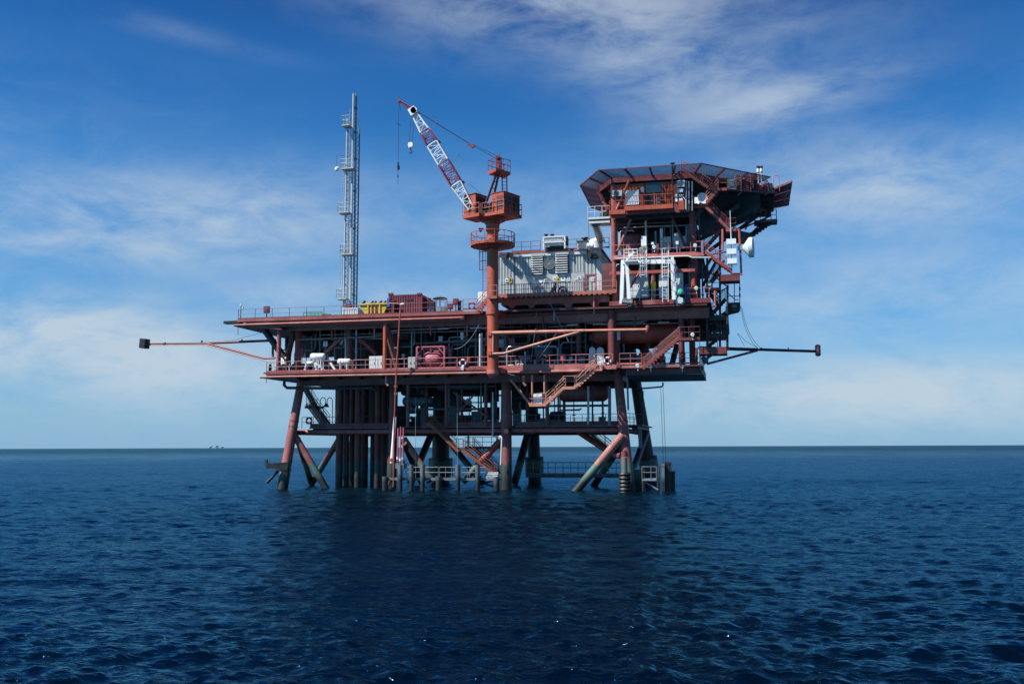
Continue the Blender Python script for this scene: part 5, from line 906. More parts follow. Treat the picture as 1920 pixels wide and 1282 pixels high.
# ------------------------------------------------------------------ tower equipment
def cabinet(px0, py0, px1, py1, Y, d, label, mat='light_grey', doors=1, group='equipment cabinets', name='cabinet', hand='dark', plinth=True):
    p, q = V(px0, py1, Y), V(px1, py1, Y); z1 = V((px0+px1)/2, py0, Y).z; z0 = V((px0+px1)/2, py1, Y).z; t = T(name, label, name.replace('_', ' '), ((p.x+q.x)/2, Y, z0), group)
    MB().box(p.x, q.x, Y, Y+d, z0+.08, z1).build('body', mat, t)
    for i in range(doors):
        a = p.x+(q.x-p.x)*i/doors+.05; b_ = p.x+(q.x-p.x)*(i+1)/doors-.05; dr = MB().box(a, b_, Y-.03, Y-.003, z0+.14, z1-.08).build('door', mat, t); MB().box(b_-.12, b_-.07, Y-.06, Y-.031, (z0+z1)/2-.12, (z0+z1)/2+.12).build('handle', hand, dr)
    MB().box(p.x+.03, q.x-.03, Y+.04, Y+d-.04, z0-.02, z0+.078).build('plinth', 'dark', t); return t
cabinet(1175, 514, 1200, 560, 97.9, 1.6, 'large white cabinet left behind the white gantry on the lower tower floor', 'light_grey', 2); cabinet(1200, 513, 1216, 560, 97.8, 1.6, 'tall grey white cabinet behind the white ladder on the lower tower floor', 'grey'); cabinet(1236, 514, 1253, 560, 97.8, 1.2, 'pale cabinet behind the right white ladder', 'light_grey'); cabinet(1262, 511, 1281, 552, 97.7, 1.0, 'white double door cabinet right of the white gantry leg', 'light_grey', 2)
cabinet(1238, 428, 1243, 470, 98.0, .6, 'tall thin grey white cabinet on the middle tower floor', 'light_grey'); cabinet(1244, 444, 1258, 470, 98.1, 1.0, 'grey cabinet on the middle tower floor beside the thin tall one', 'grey', 2); cabinet(1262, 443, 1287, 468, 98.5, 1.0, 'grey panel behind the diagonal brace on the middle floor', 'grey', 2)
for a in ((1202, 442, 1212, 461, 96.6, 'white box on a stalk above the middle floor railing'), (1264, 437, 1274, 442.5, 98.5, 'small white box above the grey panel'), (1267, 452, 1272, 458, 96.8, 'small white lamp box on the middle floor railing'), (1221, 453, 1226, 458, 96.9, 'square white lamp on the middle floor railing')):
    t = T('lamp_box', a[5], 'lamp', tuple(V((a[0]+a[2])/2, 472, a[4])), 'white lamps and boxes'); MB().pbox(*a[:4], a[4], .35).build('housing', 'white', t); MB().tube(V((a[0]+a[2])/2, a[3], a[4]+.17), V((a[0]+a[2])/2, 474 if a[3] > 450 else 446, a[4]+.17), .05).build('stalk', 'galv', t)
for px, py, Y, lab in ((1227, 463, 96.8, 'round white floodlight on the middle tower floor left'), (1304, 460, 96.8, 'round white floodlight at the right of the middle tower floor'), (1306, 540, 96.8, 'round white floodlight on the lower tower floor'), (1126, 681, 96.7, 'white floodlight at the top of the salmon stairs'), (1196, 685, 96.7, 'white floodlight at the foot of the long red flight'), (1299, 627, 96.4, 'white floodlight at the head of the long red flight'), (1220, 687, 96.8, 'white floodlight right of the long red flight foot'), (1279, 687, 97.2, 'white floodlight near the right end of the cellar deck'), (1331, 532, 98.2, 'round white floodlight over the red right landing'), (868, 690, 96.9, 'white floodlight under the cellar deck life ring')):
    t = T('floodlight', lab, 'floodlight', tuple(V(px, py+6, Y)), 'white floodlights'); q = V(px, py, Y); MB().lathe(q, (-.2, -1, -.3), [(-.1, .08), (0, .17), (.12, .2), (.16, .17)], 10).build('lamp_head', 'white', t); MB().tube(q+Vector((0, .08, -.1)), q+Vector((0, .08, -.5)), .045).build('stand', 'light_grey', t)
def vessel(p, q, r, label, mat, name='pressure_vessel', n=20, legs=None):
    p, q = Vector(p), Vector(q); t = T(name, label, 'tank', tuple((p+q)/2-Vector((0,0,r)))); MB().capsule(p, q, r, n).build('shell', mat, t)
    for f in (.22, .78): c_ = lerp(p, q, f); d_ = (q-p).normalized(); MB().tube(c_-d_*.06, c_+d_*.06, r*1.025, n=n).build('band', mat, t)
    if legs is not None:
        for f in (.25, .75): c_ = lerp(p, q, f); MB().box(c_.x-.2, c_.x+.2, c_.y-r*.7, c_.y+r*.7, legs, c_.z-r*.6).build('saddle', 'dark_red', t)
    return t
vessel(V(1188, 480, 100.5)+Vector((0,0,-.4)), V(1188, 437, 100.5), 1.0, 'upright dark red tank on the middle tower floor', 'red')
vessel(V(1110, 629, 101.5), V(1285, 622, 101.5), 1.05, 'big dark red horizontal vessel under the upper deck on the right', 'red', legs=ZC+1.0)
vessel(V(1048, 737, 103), V(1142, 735, 103), .95, 'dark horizontal vessel hung below the cellar deck behind the salmon stairs', 'dark_red')
vessel(V(1002, 660, 100.5), V(1036, 659, 100.5), .75, 'pale blue grey insulated cylinder among the pumps right of the crane', 'insulation', 'separator', legs=ZC)
vessel(V(760, 742, 106), V(760, 705, 106), .5, 'dark upright cylinder hanging behind the second leg', 'dark')
for a in ((1148, 357, 1166, 367.5, 96.7, 'left air conditioner unit with round dark fan on the cabin corner'), (1269, 338, 1284, 350, 96.6, 'right air conditioner unit hung high under the helideck'), (1230, 367, 1240, 384, 96.8, 'dark fan unit behind the cabin walkway railing')):
    t = T('air_conditioner', a[5], 'air conditioner', tuple(V((a[0]+a[2])/2, a[3], a[4])), 'air conditioner units'); MB().pbox(*a[:4], a[4], .4).build('housing', 'white' if a[0] != 1230 else 'dark', t); q = V(a[0]+(a[2]-a[0])*.42, (a[1]+a[3])/2, a[4]-.03); MB().lathe(q, (0, 1, 0), [(0, .26), (.028, .28)], 16).build('fan', 'insulation', t)
    MB().pbox(a[0]+2, a[3], a[2]-2, a[3]+1.2, a[4]+.05, .4).build('bracket', 'dark_red', t)
# white gantry with ladders, basket
gt = T('white_gantry', 'white portal gantry with ladders and a basket before the lower tower floor', 'gantry', tuple(V(1215, 575, 96.4)))
for a, b_, w_ in (((1168, 488, 96.5), (1165, 570, 96.3), .34), ((1175, 494, 96.3), (1181, 574, 96.2), .32), ((1260, 482, 96.3), (1263.5, 562, 96.2), .34), ((1264, 488, 97), (1267, 560, 97.4), .2)): MB().bar(V(*a), V(*b_), w_, .3).build('leg', 'white', gt)
MB().bar(V(1167, 492, 96.4), V(1264, 490, 96.4), .3, .42).build('cross_beam', 'white', gt); MB().tube(V(1173, 500, 96.3), V(1181, 508, 96.3), .1).tube(V(1264, 496, 96.4), V(1270, 504, 96.9), .1).build('corner_brace', 'white', gt)
p, q = V(1172, 491, 96.2), V(1197, 490, 96.2); bk = MB().box(p.x, q.x, 95.3, 96.2, p.z-.15, p.z).build('basket', 'light_grey', gt); m = MB()
for hh in (.35, .7, 1.05): m.path([Vector((p.x, 96.2, p.z+hh)), Vector((p.x, 95.3, p.z+hh)), Vector((q.x, 95.3, p.z+hh)), Vector((q.x, 96.2, p.z+hh))], .035)
for x in np.linspace(p.x, q.x, 4): m.tube((x, 95.3, p.z), (x, 95.3, p.z+1.05), .035, n=5)
m.tube((p.x+.2, 95.7, p.z), (q.x-.3, 95.7, p.z+.8), .12).tube((p.x+.5, 95.8, p.z), (p.x+.5, 95.8, p.z+.7), .16).build('guard_rail', 'white', bk)
ladder(V(1206.5, 520, 96.0), V(1206.5, 476, 96.0), 'left white ladder hanging from the gantry beam', 'white', wd=.55, cage=((0, -1, 0), V(1206, 518, 96).z)); ladder(V(1247.5, 566, 96.2), V(1247.5, 470, 96.0), 'right white ladder from the lower floor past the gantry beam', 'white', wd=.55, cage=((0, -1, 0), V(1247, 520, 96).z))
ladder(V(1285, 552, 98.4), V(1285, 508, 98.4), 'blue grey ladder beside the white double door cabinet', 'insulation', wd=.6)
thing1('tarpaulin', 'green tarpaulin draped over gear by the gantry foot', 'tarpaulin', MB().lathe(V(1275, 552, 96.5), (0, 0, 1), [(0, .42), (.15, .45), (.3, .4), (.48, .28), (.6, .1)], 9), 'green_sheet')
thing1('gas_bottle', 'blue gas bottle beside the green tarpaulin', 'gas bottle', MB().lathe(V(1288, 560, 97.3), (0, 0, 1), [(0, .2), (.05, .22), (1.15, .22), (1.32, .1), (1.45, .06), (1.46, .05)], 12), 'blue')
thing1('valve_cluster', 'white valve cluster at the right foot of the gantry', 'valve', MB().tube(V(1266, 566, 96.4), V(1283, 566, 96.4), .14).tube(V(1270, 572, 96.4), V(1270, 556, 96.4), .1).torus(V(1270, 556, 96.3), (0, 1, 0), .2, .04).tube(V(1279, 571, 96.4), V(1279, 558, 96.4), .12).lathe(V(1275, 563, 96.2), (0, 1, 0), [(0, .3), (.2, .3)], 12), 'light_grey')
thing1('pump', 'dark pump at the left foot of the gantry', 'pump', MB().tube(V(1166, 566, 96.0), V(1186, 568, 96.0), .2).lathe(V(1172, 564, 95.9), (0, 1, 0), [(0, .32), (.3, .32)], 12).pbox(1178, 560, 1186, 572, 96, .4), 'steel')
# dishes and antennas
t = T('satellite_dish', 'round white dish in front of the stairs right of the cabin', 'dish', tuple(V(1312, 385, 96.5))); q = V(1317, 372, 96.3); dd = Vector((.55, -.8, .12)).normalized(); MB().lathe(q-dd*.12, dd, [(0, .1), (.06, .35), (.16, .55), (.2, .56), (.17, .5), (.1, .3), (.06, .02)], 22).build('reflector', 'white', t); MB().bar(q-dd*.1, V(1309, 382, 96.6), .2, .2).pbox(1302, 370, 1309, 381, 96.6, .4).build('mount', 'white', t)
t = T('antenna_mast', 'upright orange and pink antenna mast at the right edge of the tower', 'mast', tuple(V(1389, 515, 97.2))); MB().tube(V(1390, 516, 97.2), V(1388, 470, 97.2), .11, n=10).build('pole', 'pink', t); MB().tube(V(1388, 470, 97.2), V(1386, 432, 97.2), .11, n=10).build('upper_pole', 'orange', t); MB().bar(V(1378, 428, 97.4), V(1388, 432, 97.2), .2, .2).bar(V(1370, 514, 97.4), V(1391, 514, 97.2), .2, .2).build('arm', 'red', t)
t = T('drum_antenna', 'large white drum antenna facing right on the antenna mast', 'antenna', tuple(V(1400, 483, 97.2))); q = V(1393, 465, 97.1); dd = Vector((1, -.12, 0)).normalized(); MB().lathe(q, dd, [(0, .25), (.12, .35), (.55, .92), (.6, .97)], 24).build('dish', 'light_grey', t); MB().lathe(q+dd*.6, dd, [(0, .96), (.02, .97), (.36, .97), (.39, .93)], 24).build('shroud', 'light_grey', t); MB().bar(q-dd*.5, q+dd*.02, .3, .4).build('mount', 'galv', t)
for px, py, lab in ((1362, 447.5, 'top panel antenna of three white boxes on the tower corner'), (1362.5, 466, 'middle panel antenna of three white boxes on the tower corner'), (1363.5, 484, 'bottom panel antenna of three white boxes on the tower corner')):
    t = T('panel_antenna', lab, 'antenna', tuple(V(px+9, py+12, 96.8)), 'white box antennas'); MB().pbox(px, py, px+18, py+11, 96.7, .5).build('housing', 'white', t); MB().pbox(px+1, py+8.5, px+17, py+10.3, 96.67, .028).build('lip', 'light_grey', t); MB().tube(V(px+9, py+11, 97), V(px+9, py+18, 97), .05).build('stem', 'galv', t)
thing1('whip_antenna', 'thin white whip antenna standing above the panel antennas', 'antenna', MB().tube(V(1371, 448, 97), V(1369.5, 418, 97), .05).tube(V(1369.5, 418, 97), V(1369, 395, 97), .035), 'light_grey')
thing1('searchlight', 'grey cone searchlight by the right boom hinge', 'searchlight', MB().lathe(V(1326, 676, 97.6), (-.6, .5, .1), [(0, .1), (.1, .3), (.5, .42), (.55, .38)], 14).tube(V(1323, 680, 97.6), V(1314, 688, 97.4), .06), 'insulation')
thing1('signal_panel', 'tilted pale green panel at the right end of the cellar deck', 'panel', MB().plate([V(1311, 664, 97.2), V(1319, 682, 97.2), V(1319, 694, 97.2), V(1312, 694, 97.2)], (.05, .8, 0)), 'insulation')

# ------------------------------------------------------------------ cellar deck equipment
def raft(px0, px1, py, r, Y, label):
    p, q = V(px0, py, Y), V(px1, py, Y); t = T('life_raft', label, 'life raft', tuple((p+q)/2-Vector((0,0,r))), 'white life raft canisters'); MB().capsule(p, q, r, 16).build('canister', 'white', t); c_ = (p+q)/2; d_ = (q-p).normalized(); MB().tube(c_-d_*.03, c_+d_*.03, r*1.03, n=16).build('seam', 'light_grey', t)
    for f in (.25, .75): e = lerp(p, q, f); MB().box(e.x-.05, e.x+.05, Y-.25, Y+.25, ZC, e.z-r*.8).build('cradle', 'light_grey', t)
raft(582, 610, 668.5, .36, 98.0, 'higher white life raft canister at the left of the cellar deck'); raft(633, 658, 678, .32, 97.9, 'lower white life raft canister beside the dark red column')
t = T('launch_davit', 'white raft launching frame under the higher canister', 'davit', tuple(V(590, 694, 97.6)))
for a, b_ in (((576, 681, 97.6), (572, 694, 97.6)), ((590, 680, 97.6), (594, 694, 97.6)), ((592, 680, 97.6), (607, 694, 97.6)), ((620, 680, 98), (629, 694, 98))): MB().bar(V(*a), V(*b_), .3, .2).build('leg', 'white', t)
MB().capsule(V(574, 681, 97.5), V(588, 680, 97.5), .2, 10).build('float', 'white', t)
def crate(px0, py0, px1, py1, Y, d, label, mat, name='cabinet', **k): return cabinet(px0, py0, px1, py1, Y, d, label, mat, 2 if px1-px0 > 12 else 1, 'boxes and cabinets on the cellar deck', name, **k)
crate(526.5, 669, 536, 684, 98.2, .5, 'white box at the left end of the cellar deck', 'white', 'equipment_box'); crate(514, 684.5, 531, 696, 97.8, .8, 'grey bin behind the left end railing of the cellar deck', 'grey', 'storage_bin'); crate(692, 667.5, 717, 695, 97.9, 1.0, 'pale grey double cabinet left of the orange column on the cellar deck', 'light_grey'); crate(765, 669, 779, 692, 97.9, .9, 'pale grey cabinet left of the pink framed tank', 'grey'); crate(875, 669, 881, 681, 98, .4, 'small pink box by the white life ring', 'pink', 'equipment_box'); crate(1051, 663.5, 1060, 678, 97.7, .5, 'pink box on the railing right of the blue grey cylinder', 'pink', 'equipment_box'); crate(1085, 668, 1096, 690, 99.5, .8, 'dark grey motor box left of the salmon stair head', 'steel', 'motor_box')
for px0, px1, lab in ((1105, 1116, 'left of two arched white cabinets by the thick red column'), (1119, 1132, 'right of two arched white cabinets by the thick red column')):
    p, q = V(px0, 676, 99.2), V(px1, 676, 99.2); z1 = V(px0, 651, 99.2).z; t = T('arched_cabinet', lab, 'cabinet', ((p.x+q.x)/2, 99.2, p.z), 'arched white cabinets'); r = (q.x-p.x)/2; pts = [Vector((p.x, 99.2, p.z-.6)), Vector((q.x, 99.2, p.z-.6))]+[Vector(((p.x+q.x)/2+r*math.cos(a), 99.2, z1-r+r*math.sin(a))) for a in np.linspace(0, math.pi, 9)]
    MB().plate(pts, (0, .6, 0)).build('housing', 'white', t); MB().plate([lerp((p.x+q.x)/2*Vector((1,0,0))+Vector((0,99.17,z1-r-.2)), v+Vector((0,-.03,0)), .8) for v in pts], (0, .028, 0)).build('door', 'light_grey', t)
t = T('hose_reel', 'black hose wheel behind the left end railing', 'hose reel', tuple(V(506.5, 697, 97.8))); q = V(506.5, 689.5, 97.8); MB().torus(q, (1, .3, 0), .34, .12, 16, 6).build('reel', 'black', t); MB().bar(q, Vector((q.x, q.y, ZC)), .12, .12).build('stand', 'dark_red', t)
# tank in its frame
t = T('tank_container', 'pink cylindrical tank inside an open square transport frame', 'tank', tuple(V(807, 693, 97.3))); p, q = V(781.5, 691, 97.3), V(833, 691, 97.3); z1 = V(807, 650, 97.3).z; z0 = ZC+.02; m = MB()
for y in (97.3, 99.6):
    for x in (p.x, q.x): m.bar((x, y, z0), (x, y, z1), .16, .16)
    for z in (z0, z1): m.bar((p.x, y, z), (q.x, y, z), .15, .15)
    for sx, x in ((1, p.x), (-1, q.x)): m.bar((x, y, z0+.7), (x+sx*.7, y, z0), .1, .1); m.bar((x, y, z1-.8), (x+sx*.75, y, z1), .1, .1)
for x in (p.x, q.x):
    for z in (z0, z1): m.bar((x, 97.3, z), (x, 99.6, z), .13, .13)
m.build('frame', 'pink', t); MB().capsule(Vector((p.x+.45, 98.25, z0+1.05)), Vector((q.x-.4, 98.25, z0+1.05)), .8, 20).build('tank', 'pink', t); MB().tube((p.x+1.2, 97.9, z0+1.85), (q.x-.7, 97.9, z0+1.85), .09).tube((p.x+1.4, 97.9, z0+1.8), (p.x+1.4, 97.9, z0+2.1), .2, n=10).build('manway', 'crimson', t)
# pipe work
pipes = [('grey looped pipe standing among the pumps right of the crane', 'galv', [(951, 690, 98), (951, 655, 98), (954, 650, 98), (1042, 649.5, 98.2), (1046, 653, 98.2), (1046, 690, 98.2)], .1),
 ('white riser pipe left of the crane pedestal', 'light_grey', [(900, 694, 97.8), (900, 626, 97.8)], .1), ('second white riser pipe left of the crane pedestal', 'light_grey', [(903.5, 694, 98), (903.5, 624, 98)], .07),
 ('long grey pipe under the left half of the upper deck', 'steel', [(556, 637, 99), (700, 631, 99), (716, 628, 99)], .11), ('thin pale pipe under the left half of the upper deck', 'galv', [(600, 628, 99.5), (900, 620, 99.5)], .05),
 ('thin grey pipe high in the middle of the cellar deck', 'galv', [(735, 619, 99), (905, 612, 99)], .06), ('grey pipe behind the pink tank', 'steel', [(780, 644, 100), (915, 638, 100)], .08), ('second grey pipe behind the pink tank', 'galv', [(818, 641, 100.6), (915, 634, 100.6)], .06),
 ('pale pipe with a bend under the deck at the right', 'light_grey', [(1156, 590, 98.2), (1158, 593, 98.2), (1182, 592, 98.2), (1188, 596, 98.2)], .08), ('grey pipe bending down under the deck at the right', 'galv', [(1155, 606, 98.4), (1205, 603, 98.4), (1212, 600, 98.4), (1212, 592, 98.4)], .08),
 ('long pale pipe under the grey house on the right', 'galv', [(1040, 599, 99), (1040, 600, 99), (1160, 595, 99)], .09), ('second pale pipe under the grey house', 'galv', [(1028, 613, 99), (1082, 610, 99), (1082, 604, 99)], .07), ('third pale pipe crossing to the vessel', 'steel', [(1100, 606, 98.6), (1150, 604, 98.6)], .08), ('short pale pipe above the gutter near the grey house brackets', 'galv', [(1026, 573, 98.8), (1062, 571, 98.8)], .08),
 ('pale pipe hanging from the upper deck right of the crane', 'salmon', [(933, 594, 97.4), (933, 622, 97.4)], .08), ('bent pale drain pipe under the grey house', 'salmon', [(1006, 583, 97.6), (1006, 593, 97.6), (1001, 595, 97.6)], .07), ('pale drop pipe with drain under the grey house', 'galv', [(1039, 583, 97.6), (1039, 601, 97.6)], .08), ('pink drop pipe beside the right bracket of the grey house', 'salmon', [(1114, 556, 97.3), (1114, 588, 97.3)], .1),
 ('drain pipe with bend on the upper deck edge left of the crane', 'salmon', [(862, 593, 96.9), (864, 598, 96.9), (869, 598, 96.9)], .07), ('grey upright pipe in the middle of the cellar deck left', 'galv', [(648, 690, 98.6), (648, 635, 98.6)], .1), ('thin hanging pipe left of the lamp pole', 'salmon', [(622, 620, 98), (622, 637, 98)], .09), ('pair of hanging pipe stubs under the deck', 'salmon', [(702, 615, 98), (702, 635, 98)], .09), ('hanging pipe stub right of the lamp pole', 'salmon', [(807, 610, 98), (807, 629, 98)], .08), ('second hanging pipe stub left of the crane', 'salmon', [(876, 608, 98), (876, 630, 98)], .08), ('post pipe below the folding boom', 'dark_red', [(1018, 595, 98), (1018, 618, 98)], .12), ('short red pipe under the deck right', 'dark_red', [(1190, 592, 98), (1190, 613, 98)], .12),
 ('grey pipe loop on the left of the middle tower floor', 'galv', [(1163, 472, 97.6), (1163, 436, 97.6), (1165, 433, 97.6), (1187, 432, 97.6), (1188, 435, 97.6)], .08), ('thin pale pipe line under the middle tower floor', 'light_grey', [(1153, 482, 96.9), (1155, 485, 96.9), (1200, 484, 96.9), (1255, 481, 96.9), (1290, 480, 96.9), (1298, 483, 96.9), (1332, 483, 96.9)], .07), ('pair of silver pipes rising to the cabin floor', 'galv', [(1287, 468, 98.8), (1287, 423, 98.8)], .1), ('second of the silver pipes rising to the cabin floor', 'galv', [(1290.5, 468, 98.9), (1290.5, 421, 98.9)], .08), ('grey hooped pipe above the grey cabinet', 'steel', [(1246, 444, 99.6), (1246, 428, 99.6), (1249, 425, 99.6), (1255, 425, 99.6), (1257, 429, 99.6), (1257, 444, 99.6)], .05),
 ('thin pale pipe high under the cabin floor', 'steel', [(1155, 421, 99), (1260, 417, 99)], .05), ('thin rod under the cabin floor', 'steel', [(1160, 415, 100), (1280, 410, 100)], .05), ('blue grey pipe behind the left gantry leg', 'insulation', [(1160, 566, 98), (1160, 500, 98)], .22), ('grey pipe with elbow beside the left gantry leg', 'galv', [(1156, 500, 97.2), (1157, 496, 97.2), (1168, 495, 97.2)], .07),
 ('white pipe running down beside the third leg into the sea', 'light_grey', [(924, 735, 100.6), (924, 816, 100.5), (924, 818, 100.4), (939, 818, 99.8), (941, 821, 99.7), (940, 850, 99.7), (939, 871, 99.7)], .08), ('black pipe frame right of the rear right leg', 'dark', [(1195, 732, 112), (1203, 731, 112), (1205, 734, 112), (1205, 792, 112)], .12), ('thin pipe bracket under the right end of the cellar deck', 'steel', [(1193, 729, 107), (1241, 725, 107), (1243, 722, 107), (1243, 717, 107)], .09),
 ('grey pipe beside the right corner leg', 'steel', [(1176, 705, 98.6), (1178, 770, 98.6)], .1), ('pale vertical pipe left of the right corner leg', 'galv', [(1103, 724, 100), (1103, 795, 100)], .12), ('second vertical pipe left of the right corner leg', 'dark', [(1111, 722, 101), (1111, 795, 101)], .09), ('thick grey vertical pipe by the right corner leg', 'steel', [(1143, 724, 100), (1143, 797, 100)], .16), ('thin pipe run under the dark hanging vessel', 'steel', [(1050, 769, 104), (1087, 768, 104), (1090, 765, 104)], .08), ('curved pale pipe behind the rear right braces', 'insulation', [(1185, 802, 103), (1195, 803, 103), (1200, 808, 103), (1201, 840, 103)], .2)]
for lab, mt, pts, r in pipes: tag(MB().path([V(*p) for p in pts], r, 8).build('pipe', mt), lab, 'pipe', 'pipes running through the decks')
# pump manifolds right of the crane
for k, (px, py, lab) in enumerate(((968, 684, 'first grey valve stack in the manifold right of the crane'), (978, 680, 'tall grey valve stack in the manifold right of the crane'), (1003, 684, 'grey valve group below the blue grey cylinder'), (1018, 684, 'second valve group below the blue grey cylinder'), (1040, 684, 'grey valve group right of the blue grey cylinder'), (1068, 686, 'grey valve group by the pink box'), (985, 668, 'upper grey valve tree in the manifold right of the crane'))):
    t = T('valve_group', lab, 'valve', tuple(V(px, 692, 98.4)), 'grey valves in the manifold'); q = V(px, py, 98.4); MB().tube((q.x-.5, q.y, q.z-.2), (q.x+.5, q.y, q.z-.2), .13).tube((q.x, q.y, ZC), (q.x, q.y, q.z+.5), .11).tube((q.x-.3, q.y, q.z-.2), (q.x-.24, q.y, q.z-.2), .24, n=10).tube((q.x+.24, q.y, q.z-.2), (q.x+.3, q.y, q.z-.2), .24, n=10).build('body', 'galv', t); MB().torus(q+Vector((0, -.1, .55)), (0, .3, 1), .22, .035, 14, 5).build('handwheel', 'light_grey' if k % 2 else 'crimson', t)
tag(MB().tube(V(950, 686, 98.6), V(1085, 682, 98.6), .16, n=10).tube(V(950, 691, 98.2), V(1050, 689, 98.2), .12, n=10).build('manifold_pipe', 'galv'), 'grey double header pipe of the pump manifold along the cellar deck edge', 'pipe')
# dark skids and pumps that fill the process deck
rs = random.Random(3); names = (('pump_skid', 'dark pump skid'), ('heat_exchanger', 'dark heat exchanger'), ('separator', 'dark separator'))
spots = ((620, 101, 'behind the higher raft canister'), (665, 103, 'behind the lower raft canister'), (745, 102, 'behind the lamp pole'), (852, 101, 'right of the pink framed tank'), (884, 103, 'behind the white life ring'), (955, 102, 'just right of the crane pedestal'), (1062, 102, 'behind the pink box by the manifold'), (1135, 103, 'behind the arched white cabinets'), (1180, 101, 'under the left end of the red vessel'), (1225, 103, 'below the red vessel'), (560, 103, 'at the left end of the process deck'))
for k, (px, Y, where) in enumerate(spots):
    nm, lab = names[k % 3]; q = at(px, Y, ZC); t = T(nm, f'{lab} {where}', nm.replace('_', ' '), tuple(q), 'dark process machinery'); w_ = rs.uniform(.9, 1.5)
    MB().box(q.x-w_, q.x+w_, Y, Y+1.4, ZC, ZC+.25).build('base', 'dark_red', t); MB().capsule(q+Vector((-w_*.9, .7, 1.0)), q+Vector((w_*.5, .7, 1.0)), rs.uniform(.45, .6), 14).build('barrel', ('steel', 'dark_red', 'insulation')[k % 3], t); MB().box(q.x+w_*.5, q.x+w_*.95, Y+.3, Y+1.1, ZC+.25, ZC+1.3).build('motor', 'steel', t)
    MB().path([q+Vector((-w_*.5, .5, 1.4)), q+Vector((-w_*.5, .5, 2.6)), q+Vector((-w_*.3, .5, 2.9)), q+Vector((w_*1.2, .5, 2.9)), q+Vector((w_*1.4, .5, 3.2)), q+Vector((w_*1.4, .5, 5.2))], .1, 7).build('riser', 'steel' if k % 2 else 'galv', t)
for px, Y, z, l in ((690, 104, 16.4, 9), (830, 105, 15.8, 10), (1000, 104, 16.2, 9), (1180, 105, 16.8, 8), (760, 106, 14.6, 8), (1060, 106, 15, 7)):
    q = at(px, Y, z); t = T('pipe_rack', f'dark pipe rack crossing the process deck {round((z-ZC)*10)/10} metres up' if False else 'dark pipe rack hung ' + {690: 'behind the left truss diagonals', 830: 'above the pink framed tank', 1000: 'right of the crane under the deck', 1180: 'over the red vessel', 760: 'low behind the lamp pole', 1060: 'behind the blue grey cylinder'}[px], 'pipe rack', tuple(q), 'dark pipe racks')
    for j in range(4): MB().tube(q+Vector((-l/2, j*.45, 0)), q+Vector((l/2, j*.45, 0)), .1+.04*(j % 2), n=8).build('pipe', ('steel', 'galv', 'dark_red', 'insulation')[j], t)
    MB().bar(q+Vector((-l*.3, -.2, -.18)), q+Vector((-l*.3, 1.6, -.18)), .12, .12).build('support', 'dark', t)
# hanging cables
for a, b_, sag, lab in (((898, 609, 97.3), (846, 653, 98.4), 1.6, 'pale cable sagging from the upper deck left of the crane'), ((921, 668, 96.3), (975, 703, 96.4), 1.3, 'pale cable looping from the crane pedestal to the deck edge'), ((1031, 567, 96.9), (1066, 640, 96.6), .1, 'thin wire hanging from the grey house balcony'), ((1003, 622, 96.1), (995, 680, 97), .2, 'thin wire hanging from the folding boom'), ((1043, 625, 96.1), (1010, 672, 97.2), .1, 'thin slanted wire from the folding boom to the pumps')):
    p, q = V(*a), V(*b_); tag(MB().path([lerp(p, q, t)+Vector((0, 0, -sag*4*t*(1-t)*.5)) for t in np.linspace(0, 1, 12)], .026, 5).build('cable', 'galv'), lab, 'cable', 'hanging cables')
for a, b_, lab in (((1239, 728, 106), (1244, 872, 104), 'left of two thin ropes hanging to the sea at the right'), ((1243, 718, 106), (1248.5, 870, 104), 'right of two thin ropes hanging to the sea at the right'), ((857, 735, 99), (858, 872, 98), 'thin pale wire hanging between the middle legs'), ((779, 745, 98.5), (779, 912, 97.5), 'thin pale wire left of the orange brown stairs')): tag(MB().tube(V(*a), V(*b_), .022, n=5).build('rope', 'rope' if a[0] > 1000 else 'galv'), lab, 'rope', 'thin ropes hanging down')
# tall lamp pole hung on the deck front
t = T('lamp_pole', 'tall thin salmon lamp pole running from above the upper deck down to the sea', 'lamp pole', tuple(V(738, 905, 96.0)))
MB().path([V(737.5, 912, 95.9), V(739, 800, 95.9), V(743, 700, 95.9), V(751, 575, 95.9), V(752, 570.5, 95.9)], .08, 8).build('pole', 'salmon', t); MB().path([V(727, 570, 95.9), V(733, 568.5, 95.9), V(752, 569.8, 95.9)], .06, 6).build('arm', 'salmon', t); MB().bar(V(751, 570, 95.8), V(758, 569, 95.7), .18, .12).build('lamp_head', 'white', t)
for py in (724, 738, 652): MB().bar(V(739, py, 95.95), V(745, py, 96.0), .25, .2).build('clamp', 'steel', t)
